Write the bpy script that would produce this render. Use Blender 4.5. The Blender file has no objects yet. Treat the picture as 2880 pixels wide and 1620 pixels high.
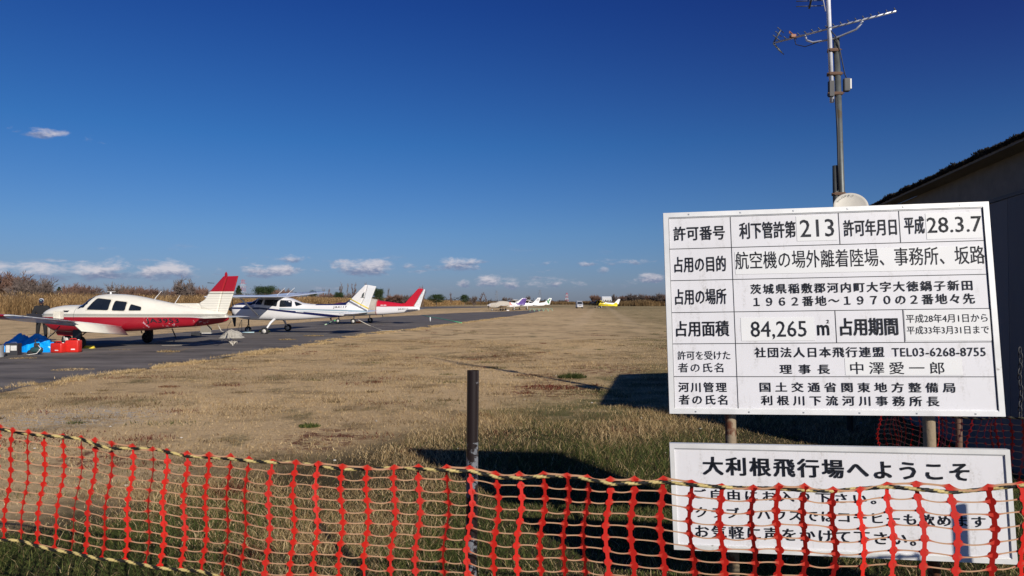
import bpy, bmesh, math, random
import numpy as np
from mathutils import Vector, Matrix
random.seed(7)
rng = np.random.default_rng(7)
sc = bpy.context.scene
R = math.radians

# ------------------------------------------------------------------ camera
EYE = 1.65
PITCH = math.atan(40/1920)
cd = bpy.data.cameras.new('camera'); cam = bpy.data.objects.new('camera', cd)
sc.collection.objects.link(cam); sc.camera = cam
cam.location = (0, 0, EYE); cam.rotation_euler = (R(90) + PITCH, 0, 0)
cd.sensor_width = 36; cd.lens = 24; cd.clip_start = 0.1; cd.clip_end = 9000
sc.render.resolution_x = 1024; sc.render.resolution_y = 576

# ------------------------------------------------------------------ light
SUN_DIR = Vector((0.49, -0.87, 0.51)).normalized()      # towards the sun
sd = bpy.data.lights.new('sun', 'SUN'); sun = bpy.data.objects.new('sun', sd); sc.collection.objects.link(sun)
sd.energy = 4.9; sd.angle = R(0.5); sd.color = (1.0, 0.93, 0.82)
sun.rotation_euler = SUN_DIR.to_track_quat('Z', 'Y').to_euler()
sun.location = (20, -30, 30)
sc.view_settings.view_transform = 'Standard'; sc.view_settings.look = 'None'
sc.view_settings.exposure = 0.0; sc.view_settings.gamma = 1.0

# ------------------------------------------------------------------ node helpers
def nmath(nt, op, a, b=None, c=None, clamp=False):
    n = nt.nodes.new('ShaderNodeMath'); n.operation = op; n.use_clamp = clamp
    for i, v in enumerate((a, b, c)):
        if v is None: continue
        if isinstance(v, (int, float)): n.inputs[i].default_value = v
        else: nt.links.new(v, n.inputs[i])
    return n.outputs[0]
def nmix(nt, fac, a, b):
    n = nt.nodes.new('ShaderNodeMix'); n.data_type = 'RGBA'
    if isinstance(fac, (int, float)): n.inputs[0].default_value = fac
    else: nt.links.new(fac, n.inputs[0])
    for i, v in ((6, a), (7, b)):
        if isinstance(v, (tuple, list)): n.inputs[i].default_value = (*v[:3], 1)
        else: nt.links.new(v, n.inputs[i])
    return n.outputs[2]
def nrange(nt, v, a, b, c=0.0, d=1.0, smooth=False):
    n = nt.nodes.new('ShaderNodeMapRange'); n.clamp = True
    if smooth: n.interpolation_type = 'SMOOTHSTEP'
    nt.links.new(v, n.inputs[0])
    for i, x in enumerate((a, b, c, d)): n.inputs[i+1].default_value = x
    return n.outputs[0]
def nnoise(nt, vec, scale, detail=3, rough=0.55, dist=0.0, dims='3D'):
    n = nt.nodes.new('ShaderNodeTexNoise'); n.noise_dimensions = dims
    n.inputs['Scale'].default_value = scale; n.inputs['Detail'].default_value = detail
    n.inputs['Roughness'].default_value = rough; n.inputs['Distortion'].default_value = dist
    if vec is not None: nt.links.new(vec, n.inputs['Vector'])
    return n.outputs[0]
def nmapping(nt, vec, scale=(1, 1, 1), loc=(0, 0, 0), rot=(0, 0, 0)):
    n = nt.nodes.new('ShaderNodeMapping'); nt.links.new(vec, n.inputs[0])
    n.inputs[1].default_value = loc; n.inputs[2].default_value = rot; n.inputs[3].default_value = scale
    return n.outputs[0]
def ncoord(nt, kind='Object'):
    return nt.nodes.new('ShaderNodeTexCoord').outputs[kind]

# ------------------------------------------------------------------ sky
W = bpy.data.worlds.new('World'); sc.world = W; W.use_nodes = True
nt = W.node_tree; nt.nodes.clear()
wo = nt.nodes.new('ShaderNodeOutputWorld'); bg = nt.nodes.new('ShaderNodeBackground')
nt.links.new(bg.outputs[0], wo.inputs[0])
SKY = 0.07
bg.inputs[1].default_value = SKY
sky = nt.nodes.new('ShaderNodeTexSky'); sky.sky_type = 'NISHITA'; sky.sun_disc = False
sky.sun_elevation = math.asin(SUN_DIR.z); sky.sun_rotation = math.atan2(SUN_DIR.x, SUN_DIR.y)
sky.altitude = 0; sky.air_density = 1.0; sky.dust_density = 0.5; sky.ozone_density = 3.0
sep = nt.nodes.new('ShaderNodeSeparateXYZ'); nt.links.new(ncoord(nt, 'Generated'), sep.inputs[0])
X, Y, Z = sep.outputs
az = nmath(nt, 'ARCTAN2', X, Y); el = nmath(nt, 'ARCSINE', Z)
tintn = nt.nodes.new('ShaderNodeMix'); tintn.data_type = 'RGBA'; tintn.blend_type = 'MULTIPLY'; tintn.inputs[0].default_value = 1
rp = nt.nodes.new('ShaderNodeValToRGB'); nt.links.new(nmath(nt, 'MULTIPLY', el, 1/0.5, clamp=True), rp.inputs[0])
for i_, (p_, c_) in enumerate([(0.0, (.50, .60, 1.0)), (.035, (.46, .575, 1.0)), (.20, (.40, .62, 1.0)), (.45, (.22, .555, 1.0)), (.82, (.125, .36, .93)), (1.0, (.10, .30, .86))]):
    e_ = rp.color_ramp.elements[i_] if i_ < 2 else rp.color_ramp.elements.new(p_)
    e_.position = p_; e_.color = (*c_, 1)
pol = nmath(nt, 'POWER', nmath(nt, 'COSINE', nmath(nt, 'SUBTRACT', az, 0.9)), 4.0)      # deeper blue at a right angle to the sun
pol = nmath(nt, 'MULTIPLY', nmath(nt, 'MULTIPLY', pol, nrange(nt, nmath(nt, 'COSINE', nmath(nt, 'SUBTRACT', az, 0.9)), 0, 0.1)), nrange(nt, el, 0.06, 0.42, 0, 1, True))
polc = nmix(nt, pol, (1, 1, 1), (0.95, 0.50, 0.74)); ptn = nt.nodes.new('ShaderNodeMix'); ptn.data_type = 'RGBA'; ptn.blend_type = 'MULTIPLY'; ptn.inputs[0].default_value = 1
nt.links.new(rp.outputs[0], ptn.inputs[6]); nt.links.new(polc, ptn.inputs[7])
nt.links.new(sky.outputs[0], tintn.inputs[6]); nt.links.new(ptn.outputs[2], tintn.inputs[7])
comb = nt.nodes.new('ShaderNodeCombineXYZ'); nt.links.new(az, comb.inputs[0]); nt.links.new(nmath(nt, 'MULTIPLY', el, 2.2), comb.inputs[1])
cv = comb.outputs[0]
cn = nnoise(nt, cv, 34, 6, 0.6, 0.3)
cn2 = nnoise(nt, cv, 110, 4, 0.6)
# cumulus over the plain: azimuth, elevation, half width, half height (milliradians), strength
CL = [(-627, 44, 62, 8, 1), (-592, 39, 55, 7, .9), (-546, 43, 36, 9, 1), (-527, 50, 14, 8, 1.1), (-461, 46, 16, 9, 1.2), (-469, 40, 34, 8, 1.1),
      (-465, 57, 17, 3, .7), (-580, 56, 20, 2.5, .6), (-413, 45, 12, 5, .6), (-311, 62, 24, 4.5, .9), (-340, 43, 29, 8, 1.1), (-273, 46, 18, 5, .6),
      (-214, 48, 34, 10, 1.2), (-150, 52, 12, 4, .8), (-124, 52, 9, 3, .6), (-81, 53, 26, 8, 1.1), (-56, 59, 22, 4, .9), (23, 52, 11, 3, .6),
      (57, 56, 15, 3, .6), (114, 55, 17, 3.2, .7), (168, 57, 34, 4, .75), (130, 46, 10, 4, .8), (201, 34, 17, 7, .9),
      (-69, 27, 12, 5, .8), (-34, 28, 20, 8, 1), (0, 25, 14, 7, .9), (31, 23, 18, 5, .8), (62, 27, 12, 5, .8), (93, 24, 16, 5, .6), (150, 25, 30, 5, .5),
      (-603, 243, 38, 5, .70), (-575, 236, 24, 3, .62), (330, 40, 40, 7, .8), (450, 48, 40, 8, .9), (-760, 46, 60, 9, 1), (560, 44, 40, 7, .9)]
acc = None; accs = None
for a, e, w, h, s in CL:
    a *= 1e-3; e *= 1e-3*math.cos(a); w *= 1.08e-3; h *= 1.4e-3
    dx = nmath(nt, 'MULTIPLY_ADD', az, 1/w, -a/w)
    dy = nmath(nt, 'MULTIPLY_ADD', el, 1/h, -e/h)
    # flatter underside
    dyn = nmath(nt, 'MINIMUM', dy, nmath(nt, 'MULTIPLY', dy, 1.5))
    d2 = nmath(nt, 'MULTIPLY_ADD', dx, dx, nmath(nt, 'MULTIPLY', dyn, dyn))
    m = nmath(nt, 'MULTIPLY', nmath(nt, 'SUBTRACT', 1.0, nmath(nt, 'MULTIPLY', d2, 0.40), clamp=True), s)
    t = nmath(nt, 'MULTIPLY', m, dy)
    acc = m if acc is None else nmath(nt, 'MAXIMUM', acc, m)
    accs = t if accs is None else nmath(nt, 'ADD', accs, t)
# thin general cloud band that goes on round the whole horizon
band = nmath(nt, 'MULTIPLY', nrange(nt, el, 0.005, 0.03, 0, 1, True), nrange(nt, el, 0.085, 0.05, 0, 1, True))
bn = nrange(nt, nnoise(nt, nmapping(nt, cv, (1, 2.0, 1), (3.1, 0, 0)), 16, 5, 0.6), 0.56, 0.78, 0, 0.75, True)
dens = nmath(nt, 'ADD', acc, nmath(nt, 'MULTIPLY', nmath(nt, 'SUBTRACT', cn, 0.5), 2.3))
dens = nrange(nt, dens, 0.40, 1.15, 0, 0.80, True)
dens = nmath(nt, 'MULTIPLY', dens, nrange(nt, acc, 0.02, 0.25))
dens = nmath(nt, 'MAXIMUM', dens, nmath(nt, 'MULTIPLY', band, bn))
top = nrange(nt, nmath(nt, 'MULTIPLY_ADD', nmath(nt, 'SUBTRACT', cn2, 0.5), 2.0, accs), -0.5, 0.75, 0, 1, True)
k = 1/SKY
ccol = nmix(nt, top, (0.185*k, 0.22*k, 0.35*k), (0.68*k, 0.64*k, 0.68*k))
nt.links.new(nmix(nt, dens, tintn.outputs[2], ccol), bg.inputs[0])

# ------------------------------------------------------------------ object helpers
COL = sc.collection
def link(o, parent=None):
    COL.objects.link(o)
    if parent is not None: o.parent = parent
    return o
def tag(o, label=None, cat=None, group=None, kind=None):
    if label: o['label'] = label
    if cat: o['category'] = cat
    if group: o['group'] = group
    if kind: o['kind'] = kind
    return o
def thing(name, label, cat, loc=(0, 0, 0), rz=0, group=None):
    o = bpy.data.objects.new(name, None); o.empty_display_size = 0.2
    o.location = loc; o.rotation_euler = (0, 0, rz)
    return tag(link(o), label, cat, group)
def setmat(me, m):
    if isinstance(m, (list, tuple)):
        for x in m: me.materials.append(x)
    elif m is not None: me.materials.append(m)
def mesh(name, V, F, m=None, parent=None, smooth=False):
    me = bpy.data.meshes.new(name)
    me.from_pydata([tuple(v) for v in V], [], [tuple(f) for f in F]); me.update()
    setmat(me, m)
    if smooth: me.polygons.foreach_set('use_smooth', [True]*len(me.polygons))
    return link(bpy.data.objects.new(name, me), parent)
def bulk(name, V, loops, starts, m=None, parent=None, col=None, smooth=False):
    me = bpy.data.meshes.new(name)
    V = np.asarray(V, np.float32); loops = np.asarray(loops, np.int32); starts = np.asarray(starts, np.int32)
    me.vertices.add(len(V)); me.vertices.foreach_set('co', V.ravel())
    me.loops.add(len(loops)); me.loops.foreach_set('vertex_index', loops)
    me.polygons.add(len(starts)); me.polygons.foreach_set('loop_start', starts)
    me.polygons.foreach_set('use_smooth', np.full(len(starts), bool(smooth)))
    me.update(calc_edges=True)
    if col is not None:
        at = me.color_attributes.new('tint', 'FLOAT_COLOR', 'POINT')
        c = np.ones((len(V), 4), np.float32); c[:, :3] = col
        at.data.foreach_set('color', c.ravel())
    setmat(me, m)
    return link(bpy.data.objects.new(name, me), parent)
def from_bm(name, bm, m=None, parent=None, smooth=False):
    me = bpy.data.meshes.new(name); bmesh.ops.recalc_face_normals(bm, faces=bm.faces)
    bm.to_mesh(me); bm.free(); setmat(me, m)
    if smooth: me.polygons.foreach_set('use_smooth', [True]*len(me.polygons))
    return link(bpy.data.objects.new(name, me), parent)
def b_box(bm, c, s, rot=None, bevel=0.0):
    r = bmesh.ops.create_cube(bm, size=1.0); vs = r['verts']
    M = Matrix.Translation(c) @ (rot.to_4x4() if rot is not None else Matrix.Identity(4)) @ Matrix.Diagonal((*s, 1))
    bmesh.ops.transform(bm, matrix=M, verts=vs)
    if bevel: bmesh.ops.bevel(bm, geom=list({e for v in vs for e in v.link_edges}), offset=bevel, segments=2, affect='EDGES', profile=.6)
def frame_of(d):
    d = Vector(d).normalized(); u = Vector((0, 0, 1)) if abs(d.z) < .9 else Vector((1, 0, 0))
    a = d.cross(u).normalized(); return a, a.cross(d).normalized()
def b_tube(bm, pts, rad, seg=8, caps=True):
    pts = [Vector(p) for p in pts]; n = len(pts)
    if isinstance(rad, (int, float)): rad = [rad]*n
    rings = []
    a = None
    for i, p in enumerate(pts):
        d = (pts[min(i+1, n-1)] - pts[max(i-1, 0)])
        if d.length < 1e-9: d = Vector((0, 0, 1))
        d.normalize()
        if a is None: a, b = frame_of(d)
        else:
            a = (a - d*a.dot(d)); a = a.normalized() if a.length > 1e-6 else frame_of(d)[0]; b = a.cross(d).normalized()
        rings.append([bm.verts.new(p + (a*math.cos(t) + b*math.sin(t))*rad[i]) for t in [2*math.pi*k/seg for k in range(seg)]])
    for r0, r1 in zip(rings, rings[1:]):
        for k_ in range(seg): bm.faces.new((r0[k_], r0[(k_+1) % seg], r1[(k_+1) % seg], r1[k_]))
    if caps:
        bm.faces.new(rings[0][::-1]); bm.faces.new(rings[-1])
def tube(name, pts, rad, m, parent=None, seg=8, smooth=True):
    bm = bmesh.new(); b_tube(bm, pts, rad, seg); return from_bm(name, bm, m, parent, smooth)
def box(name, c, s, m, parent=None, rot=None, bevel=0.0):
    bm = bmesh.new(); b_box(bm, c, s, rot, bevel); return from_bm(name, bm, m, parent)
def b_lathe(bm, prof, axis='z', seg=24, origin=(0, 0, 0)):
    o = Vector(origin); rings = []
    for r, h in prof:
        ring = []
        for k_ in range(seg):
            t = 2*math.pi*k_/seg; c, s = math.cos(t)*r, math.sin(t)*r
            v = (c, s, h) if axis == 'z' else ((h, c, s) if axis == 'x' else (c, h, s))
            ring.append(bm.verts.new(o + Vector(v)))
        rings.append(ring)
    for r0, r1 in zip(rings, rings[1:]):
        for k_ in range(seg): bm.faces.new((r0[k_], r0[(k_+1) % seg], r1[(k_+1) % seg], r1[k_]))
    bm.faces.new(rings[0][::-1]); bm.faces.new(rings[-1])
def lathe(name, prof, m, parent=None, axis='z', seg=24, origin=(0, 0, 0)):
    bm = bmesh.new(); b_lathe(bm, prof, axis, seg, origin); return from_bm(name, bm, m, parent, True)

# survey: a point of the ground seen at a pixel of the 2880x1620 picture
def ground(px, py, z=0.0):
    c, s = math.cos(PITCH), math.sin(PITCH); u = (810-py)/1920.0
    d = Vector(((px-1440)/1920.0, c - s*u, s + c*u)); t = (z-EYE)/d.z
    return Vector((d.x*t, d.y*t, z))
def at(px, py, Yd):
    c, s = math.cos(PITCH), math.sin(PITCH); u = (810-py)/1920.0
    d = Vector(((px-1440)/1920.0, c - s*u, s + c*u)); t = Yd/d.y
    return Vector((d.x*t, d.y*t, EYE + d.z*t))

# ------------------------------------------------------------------ materials
def mat(name, col, rough=0.6, metal=0.0, vary=0.15, vs=8.0, bump=0.0, bs=60.0, spec=0.5, col2=None, thr=None, stretch=(1, 1, 1), coat=0.0):
    m = bpy.data.materials.new(name); m.use_nodes = True; t = m.node_tree
    b = t.nodes['Principled BSDF']; b.inputs['Roughness'].default_value = rough; b.inputs['Metallic'].default_value = metal
    b.inputs['Specular IOR Level'].default_value = spec; b.inputs['Coat Weight'].default_value = coat
    co = nmapping(t, ncoord(t), stretch)
    n = nnoise(t, co, vs, 4, 0.6)
    lo = tuple(c*(1-vary) for c in col); hi = tuple(min(1, c*(1+vary)) for c in col)
    base = nmix(t, nrange(t, n, 0.3, 0.7), lo, hi)
    if col2 is not None:
        n2 = nnoise(t, nmapping(t, co, (1, 1, 1), (5, 3, 1)), vs*0.8, 5, 0.65)
        base = nmix(t, nrange(t, n2, thr, thr+0.05), base, col2)
    t.links.new(base, b.inputs['Base Color'])
    if bump:
        bn_ = t.nodes.new('ShaderNodeBump'); bn_.inputs['Strength'].default_value = bump; bn_.inputs['Distance'].default_value = 0.01
        t.links.new(nnoise(t, co, bs, 3, 0.6), bn_.inputs['Height']); t.links.new(bn_.outputs[0], b.inputs['Normal'])
    return m
def tint_mat(name, rough=0.8, trans=0.25, spec=0.25):
    m = bpy.data.materials.new(name); m.use_nodes = True; t = m.node_tree
    b = t.nodes['Principled BSDF']; a = t.nodes.new('ShaderNodeAttribute'); a.attribute_name = 'tint'
    t.links.new(a.outputs['Color'], b.inputs['Base Color']); b.inputs['Roughness'].default_value = rough
    b.inputs['Specular IOR Level'].default_value = spec
    if trans:
        tr = t.nodes.new('ShaderNodeBsdfTranslucent'); t.links.new(a.outputs['Color'], tr.inputs[0])
        mx = t.nodes.new('ShaderNodeMixShader'); mx.inputs[0].default_value = trans
        t.links.new(b.outputs[0], mx.inputs[1]); t.links.new(tr.outputs[0], mx.inputs[2])
        t.links.new(mx.outputs[0], t.nodes['Material Output'].inputs[0])
    return m
def livery(name, base, layers, rough=0.35, dirt=0.10, nzs=9.0):
    """layers: (colour, [half spaces (a,b,c,d): a*x+b*y+c*z+d>0], noise threshold or None) in the aircraft's own metres"""
    m = bpy.data.materials.new(name); m.use_nodes = True; t = m.node_tree
    b = t.nodes['Principled BSDF']; b.inputs['Roughness'].default_value = rough; b.inputs['Coat Weight'].default_value = 0.25
    co = ncoord(t); cur = base
    for col, hs_, nz in layers:
        msk = None
        for a_, b_, c_, d_ in hs_:
            dp = t.nodes.new('ShaderNodeVectorMath'); dp.operation = 'DOT_PRODUCT'
            t.links.new(co, dp.inputs[0]); dp.inputs[1].default_value = (a_, b_, c_)
            h = nmath(t, 'GREATER_THAN', nmath(t, 'ADD', dp.outputs['Value'], d_), 0.0)
            msk = h if msk is None else nmath(t, 'MULTIPLY', msk, h)
        if nz is not None:
            q = nrange(t, nnoise(t, co, nzs, 6, 0.72), nz, nz+0.03)
            msk = q if msk is None else nmath(t, 'MULTIPLY', msk, q)
        cur = nmix(t, msk, cur, col)
    n = nnoise(t, nmapping(t, co, (1, 1, 2.2)), 2.4, 5, 0.65)
    dk = nmath(t, 'SUBTRACT', 1.0, nmath(t, 'MULTIPLY', nrange(t, n, 0.42, 0.75), dirt))
    vm = t.nodes.new('ShaderNodeVectorMath'); vm.operation = 'SCALE'
    if isinstance(cur, tuple):
        vm.inputs[0].default_value = cur[:3]
    else: t.links.new(cur, vm.inputs[0])
    t.links.new(dk, vm.inputs['Scale']); t.links.new(vm.outputs[0], b.inputs['Base Color'])
    return m
M_rubber = mat('rubber', (0.018, 0.018, 0.019), 0.8)
M_hub = mat('hub_white', (0.62, 0.6, 0.56), 0.5)
M_steel = mat('steel', (0.35, 0.36, 0.37), 0.4, 0.7)
M_dark = mat('dark_metal', (0.03, 0.03, 0.034), 0.6)
M_glass = mat('dark_glazing', (0.012, 0.016, 0.022), 0.06, 0, 0.3, 2, spec=0.6)
M_white = mat('white_paint', (0.72, 0.72, 0.72), 0.4)
M_black = mat('black_lettering', (0.012, 0.013, 0.018), 0.5)
M_navytext = mat('navy_lettering', (0.014, 0.018, 0.032), 0.5)
M_rope = mat('rope_fibre', (0.55, 0.5, 0.42), 0.85, vs=40)
M_yellow = mat('yellow_paint', (0.72, 0.55, 0.05), 0.5)
M_orange = mat('orange_paint', (0.75, 0.2, 0.04), 0.55)
M_canvas = mat('beige_canvas', (0.42, 0.38, 0.32), 0.9, bump=0.4, bs=12)

# ================================================================== GROUND
def ground_material():
    m = bpy.data.materials.new('dry_lawn'); m.use_nodes = True; t = m.node_tree; b = t.nodes['Principled BSDF']
    b.inputs['Roughness'].default_value = 0.95; b.inputs['Specular IOR Level'].default_value = 0.1
    co = ncoord(t)
    big = nnoise(t, co, 0.11, 4, 0.6)
    mid = nnoise(t, nmapping(t, co, (0.8, 1, 1)), 0.9, 5, 0.65)
    fine = nnoise(t, co, 26, 4, 0.7)
    vf = nnoise(t, co, 140, 2, 0.7)
    c = nmix(t, nrange(t, fine, 0.25, 0.75), (0.35, 0.24, 0.125), (0.68, 0.49, 0.275))
    c = nmix(t, nrange(t, big, 0.40, 0.66, 0, 0.7), c, (0.74, 0.54, 0.30))
    c = nmix(t, nmath(t, 'MULTIPLY', nrange(t, mid, 0.52, 0.66, 0, 0.9), nrange(t, fine, 0.3, 0.6)), c, (0.11, 0.078, 0.035))
    mid2 = nnoise(t, nmapping(t, co, (1.3, 0.9, 1), (9, 4, 0)), 0.55, 6, 0.7)
    c = nmix(t, nmath(t, 'MULTIPLY', nrange(t, mid2, 0.55, 0.64, 0, 0.9), nrange(t, vf, 0.3, 0.6)), c, (0.085, 0.085, 0.03))
    c = nmix(t, nmath(t, 'MULTIPLY', nrange(t, nnoise(t, nmapping(t, co, (1, 1.5, 1), (2, 7, 0)), 5.5, 5, 0.75), 0.54, 0.66, 0, 0.65), nrange(t, fine, 0.35, 0.6)), c, (0.17, 0.115, 0.055))
    c = nmix(t, nrange(t, nnoise(t, co, 48, 3, 0.8), 0.56, 0.72, 0, 0.6), c, (0.16, 0.105, 0.05))
    # greener towards the hut and near the fence; colour also darkens hut shadow
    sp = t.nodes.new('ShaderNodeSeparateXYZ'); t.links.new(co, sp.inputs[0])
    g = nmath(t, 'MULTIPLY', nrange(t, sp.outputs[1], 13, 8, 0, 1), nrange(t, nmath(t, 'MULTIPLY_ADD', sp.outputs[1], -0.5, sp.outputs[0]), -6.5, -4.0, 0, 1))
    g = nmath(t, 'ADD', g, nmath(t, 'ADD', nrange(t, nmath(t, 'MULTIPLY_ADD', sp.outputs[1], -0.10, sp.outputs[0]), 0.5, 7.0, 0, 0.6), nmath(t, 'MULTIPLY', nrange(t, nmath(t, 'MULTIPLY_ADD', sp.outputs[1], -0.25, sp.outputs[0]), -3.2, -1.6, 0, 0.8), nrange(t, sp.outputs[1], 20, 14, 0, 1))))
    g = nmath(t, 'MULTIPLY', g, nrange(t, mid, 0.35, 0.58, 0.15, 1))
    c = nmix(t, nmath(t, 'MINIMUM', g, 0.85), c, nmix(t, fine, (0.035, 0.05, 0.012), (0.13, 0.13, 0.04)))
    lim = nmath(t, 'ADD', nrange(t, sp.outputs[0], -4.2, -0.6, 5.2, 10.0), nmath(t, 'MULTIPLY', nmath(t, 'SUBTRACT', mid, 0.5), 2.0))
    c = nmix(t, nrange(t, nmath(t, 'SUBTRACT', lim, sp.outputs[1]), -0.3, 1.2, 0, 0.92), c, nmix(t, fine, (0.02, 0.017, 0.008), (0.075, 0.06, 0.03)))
    # far field a little greener, mown strips
    far = nrange(t, sp.outputs[1], 120, 260, 0, 1)
    c = nmix(t, nmath(t, 'MULTIPLY', far, nrange(t, nnoise(t, co, 0.03, 3), 0.35, 0.6, 0.1, 0.8)), c, (0.13, 0.115, 0.05))
    for o_ in (14.1-.13*90.5, 9.9-.13*90.0):
        dl = nmath(t, 'ABSOLUTE', nmath(t, 'SUBTRACT', nmath(t, 'MULTIPLY_ADD', sp.outputs[1], -0.13, sp.outputs[0]), o_))
        c = nmix(t, nmath(t, 'MULTIPLY', nrange(t, dl, 0.9, 0.3, 0, 0.25), nrange(t, sp.outputs[1], 30, 60)), c, (0.62, 0.47, 0.30))
    # pale gravelly bare patch on the left
    dx = nmath(t, 'MULTIPLY_ADD', sp.outputs[0], 1/1.5, 6.3/1.5); dy = nmath(t, 'MULTIPLY_ADD', sp.outputs[1], 1/1.2, -9.9/1.2)
    q = nmath(t, 'SUBTRACT', 1.0, nmath(t, 'MULTIPLY_ADD', dx, dx, nmath(t, 'MULTIPLY', dy, dy)))
    q = nmath(t, 'MULTIPLY', nrange(t, q, 0, 0.8), nrange(t, nnoise(t, co, 9, 5, 0.7), 0.46, 0.58))
    c = nmix(t, q, c, (0.46, 0.42, 0.36))
    # reddish weeds
    for (rx, ry, rr) in ((0.75, 13.0, 1.1), (2.3, 17.0, 1.3), (0.9, 15.2, 0.8), (-0.4, 21.0, 1.5), (-4.4, 7.4, .5), (-2.3, 8.3, .6)):
        dx = nmath(t, 'MULTIPLY_ADD', sp.outputs[0], 1/rr, -rx/rr); dy = nmath(t, 'MULTIPLY_ADD', sp.outputs[1], 0.7/rr, -0.7*ry/rr)
        q = nmath(t, 'SUBTRACT', 1.0, nmath(t, 'MULTIPLY_ADD', dx, dx, nmath(t, 'MULTIPLY', dy, dy)))
        q = nmath(t, 'MULTIPLY', nrange(t, q, 0, 0.7), nrange(t, nnoise(t, co, 5, 5, 0.75), 0.48, 0.56))
        c = nmix(t, nmath(t, 'MULTIPLY', q, 0.85), c, (0.10, 0.02, 0.015))
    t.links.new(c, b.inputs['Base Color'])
    bp = t.nodes.new('ShaderNodeBump'); bp.inputs['Strength'].default_value = 0.6; bp.inputs['Distance'].default_value = 0.05
    h = nmath(t, 'ADD', nmath(t, 'MULTIPLY', fine, 0.5), nmath(t, 'ADD', nmath(t, 'MULTIPLY', vf, 0.3), nmath(t, 'MULTIPLY', mid, 1.2)))
    t.links.new(h, bp.inputs['Height']); t.links.new(bp.outputs[0], b.inputs['Normal'])
    return m
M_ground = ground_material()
def grid_ground():
    xs = np.concatenate([np.linspace(-3500, -60, 12), np.linspace(-50, 50, 101), np.linspace(60, 3500, 12)])
    ys = np.concatenate([np.linspace(-300, -10, 6), np.linspace(-5, 60, 131), np.linspace(70, 4500, 30)])
    gx, gy = np.meshgrid(xs, ys); 
    fall = np.clip((gx+7.5)/2, 0, 1)*np.clip((gy-3)/6, 0, 1)*np.clip((28-gy)/10, 0, 1)
    gz = (np.sin(gx*1.7+gy*.6)*np.sin(gy*1.3-gx*.4)*.004 - .004)*fall - 0.002
    V = np.stack([gx, gy, gz], -1).reshape(-1, 3); nx = len(xs); ny = len(ys)
    i = (np.arange(ny-1)[:, None]*nx + np.arange(nx-1)[None, :]).ravel()
    F = np.stack([i, i+1, i+1+nx, i+nx], 1)
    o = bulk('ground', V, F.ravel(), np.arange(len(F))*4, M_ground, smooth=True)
    tag(o, kind='structure')
grid_ground()

# ------------------------------------------------------------------ apron and runway
near_edge = [(-10.4, 8.6), (-9.32, 12.41), (-9.61, 13.94), (-9.25, 15.35), (-8.96, 16.89), (-8.99, 18.46), (-8.62, 20.09), (-8.47, 21.59), (-8.11, 24.8), (-7.89, 27.84), (-7.76, 32.37), (-6.94, 38.22), (-5.75, 41.74), (-5.3, 48.06), (-4.08, 53.75), (-1.47, 70.46), (3.14, 105.68), (6.98, 144.1)]
far_edge = [(6.0, 146), (-2.44, 119.5), (-8.25, 105.7), (-14.15, 77.5), (-16.81, 60.0), (-17.9, 41.0), (-18.3, 34.5), (-19.0, 29.7), (-20.5, 25.4), (-40, 12.0)]
def ragged(pts, step, amp, seed):
    r = random.Random(seed); out = []
    for (x0, y0), (x1, y1) in zip(pts, pts[1:]):
        L = math.hypot(x1-x0, y1-y0); n = max(1, int(L/step/(1 + max(0, y0-30)/30)))
        for i in range(n):
            t = i/n; out.append((x0+(x1-x0)*t + r.uniform(-amp, amp), y0+(y1-y0)*t))
    out.append(pts[-1]); return out
def asphalt_material():
    m = bpy.data.materials.new('worn_asphalt'); m.use_nodes = True; t = m.node_tree; b = t.nodes['Principled BSDF']
    b.inputs['Roughness'].default_value = 0.85; b.inputs['Specular IOR Level'].default_value = 0.3
    co = ncoord(t)
    n1 = nnoise(t, nmapping(t, co, (0.35, 1.0, 1), (0, 0, 0), (0, 0, 0.25)), 1.0, 6, 0.65)
    n2 = nnoise(t, co, 70, 3, 0.7); n3 = nnoise(t, co, 0.25, 3, 0.6)
    c = nmix(t, nrange(t, n1, 0.36, 0.66), (0.060, 0.052, 0.047), (0.215, 0.187, 0.165))
    c = nmix(t, nrange(t, nnoise(t, nmapping(t, co, (.5, 1.6, 1), (4, 4, 0), (0, 0, .25)), 2.6, 6, .75), .55, .68, 0, .6), c, (.045, .040, .037))
    c = nmix(t, nrange(t, n3, 0.4, 0.7, 0, 0.5), c, (0.11, 0.102, 0.094))
    c = nmix(t, nrange(t, n2, 0.58, 0.8, 0, 0.6), c, (0.27, 0.25, 0.22))
    cr = t.nodes.new('ShaderNodeTexVoronoi'); cr.feature = 'DISTANCE_TO_EDGE'; cr.inputs['Scale'].default_value = 0.28
    t.links.new(nmapping(t, co, (1, 1, 1)), cr.inputs['Vector'])
    c = nmix(t, nrange(t, cr.outputs[0], 0.006, 0.0, 0, 0.7), c, (0.22, 0.17, 0.1))
    c = nmix(t, nrange(t, nnoise(t, co, 1.6, 6, 0.8), 0.66, 0.74, 0, 0.75), c, (0.2, 0.15, 0.09))
    t.links.new(c, b.inputs['Base Color'])
    bp = t.nodes.new('ShaderNodeBump'); bp.inputs['Strength'].default_value = 0.5; bp.inputs['Distance'].default_value = 0.01
    t.links.new(n2, bp.inputs['Height']); t.links.new(bp.outputs[0], b.inputs['Normal'])
    return m
M_asphalt = asphalt_material()
def sheet(name, ring, z, m):
    bm = bmesh.new(); f = bm.faces.new([bm.verts.new((x, y, z)) for x, y in ring])
    bmesh.ops.triangulate(bm, faces=[f]); o = from_bm(name, bm, m)
    me = o.data
    if me.polygons and me.polygons[0].normal.z < 0: me.flip_normals()
    return tag(o, kind='structure')
EDGE = ragged(near_edge, 0.35, 0.10, 3)
sheet('apron', EDGE + ragged(far_edge, 0.6, 0.12, 4), 0.004, M_asphalt)
rw = [(-38, 150), (-28, 150), (0, 262), (22, 560), (6, 560), (-14, 290)]
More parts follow.
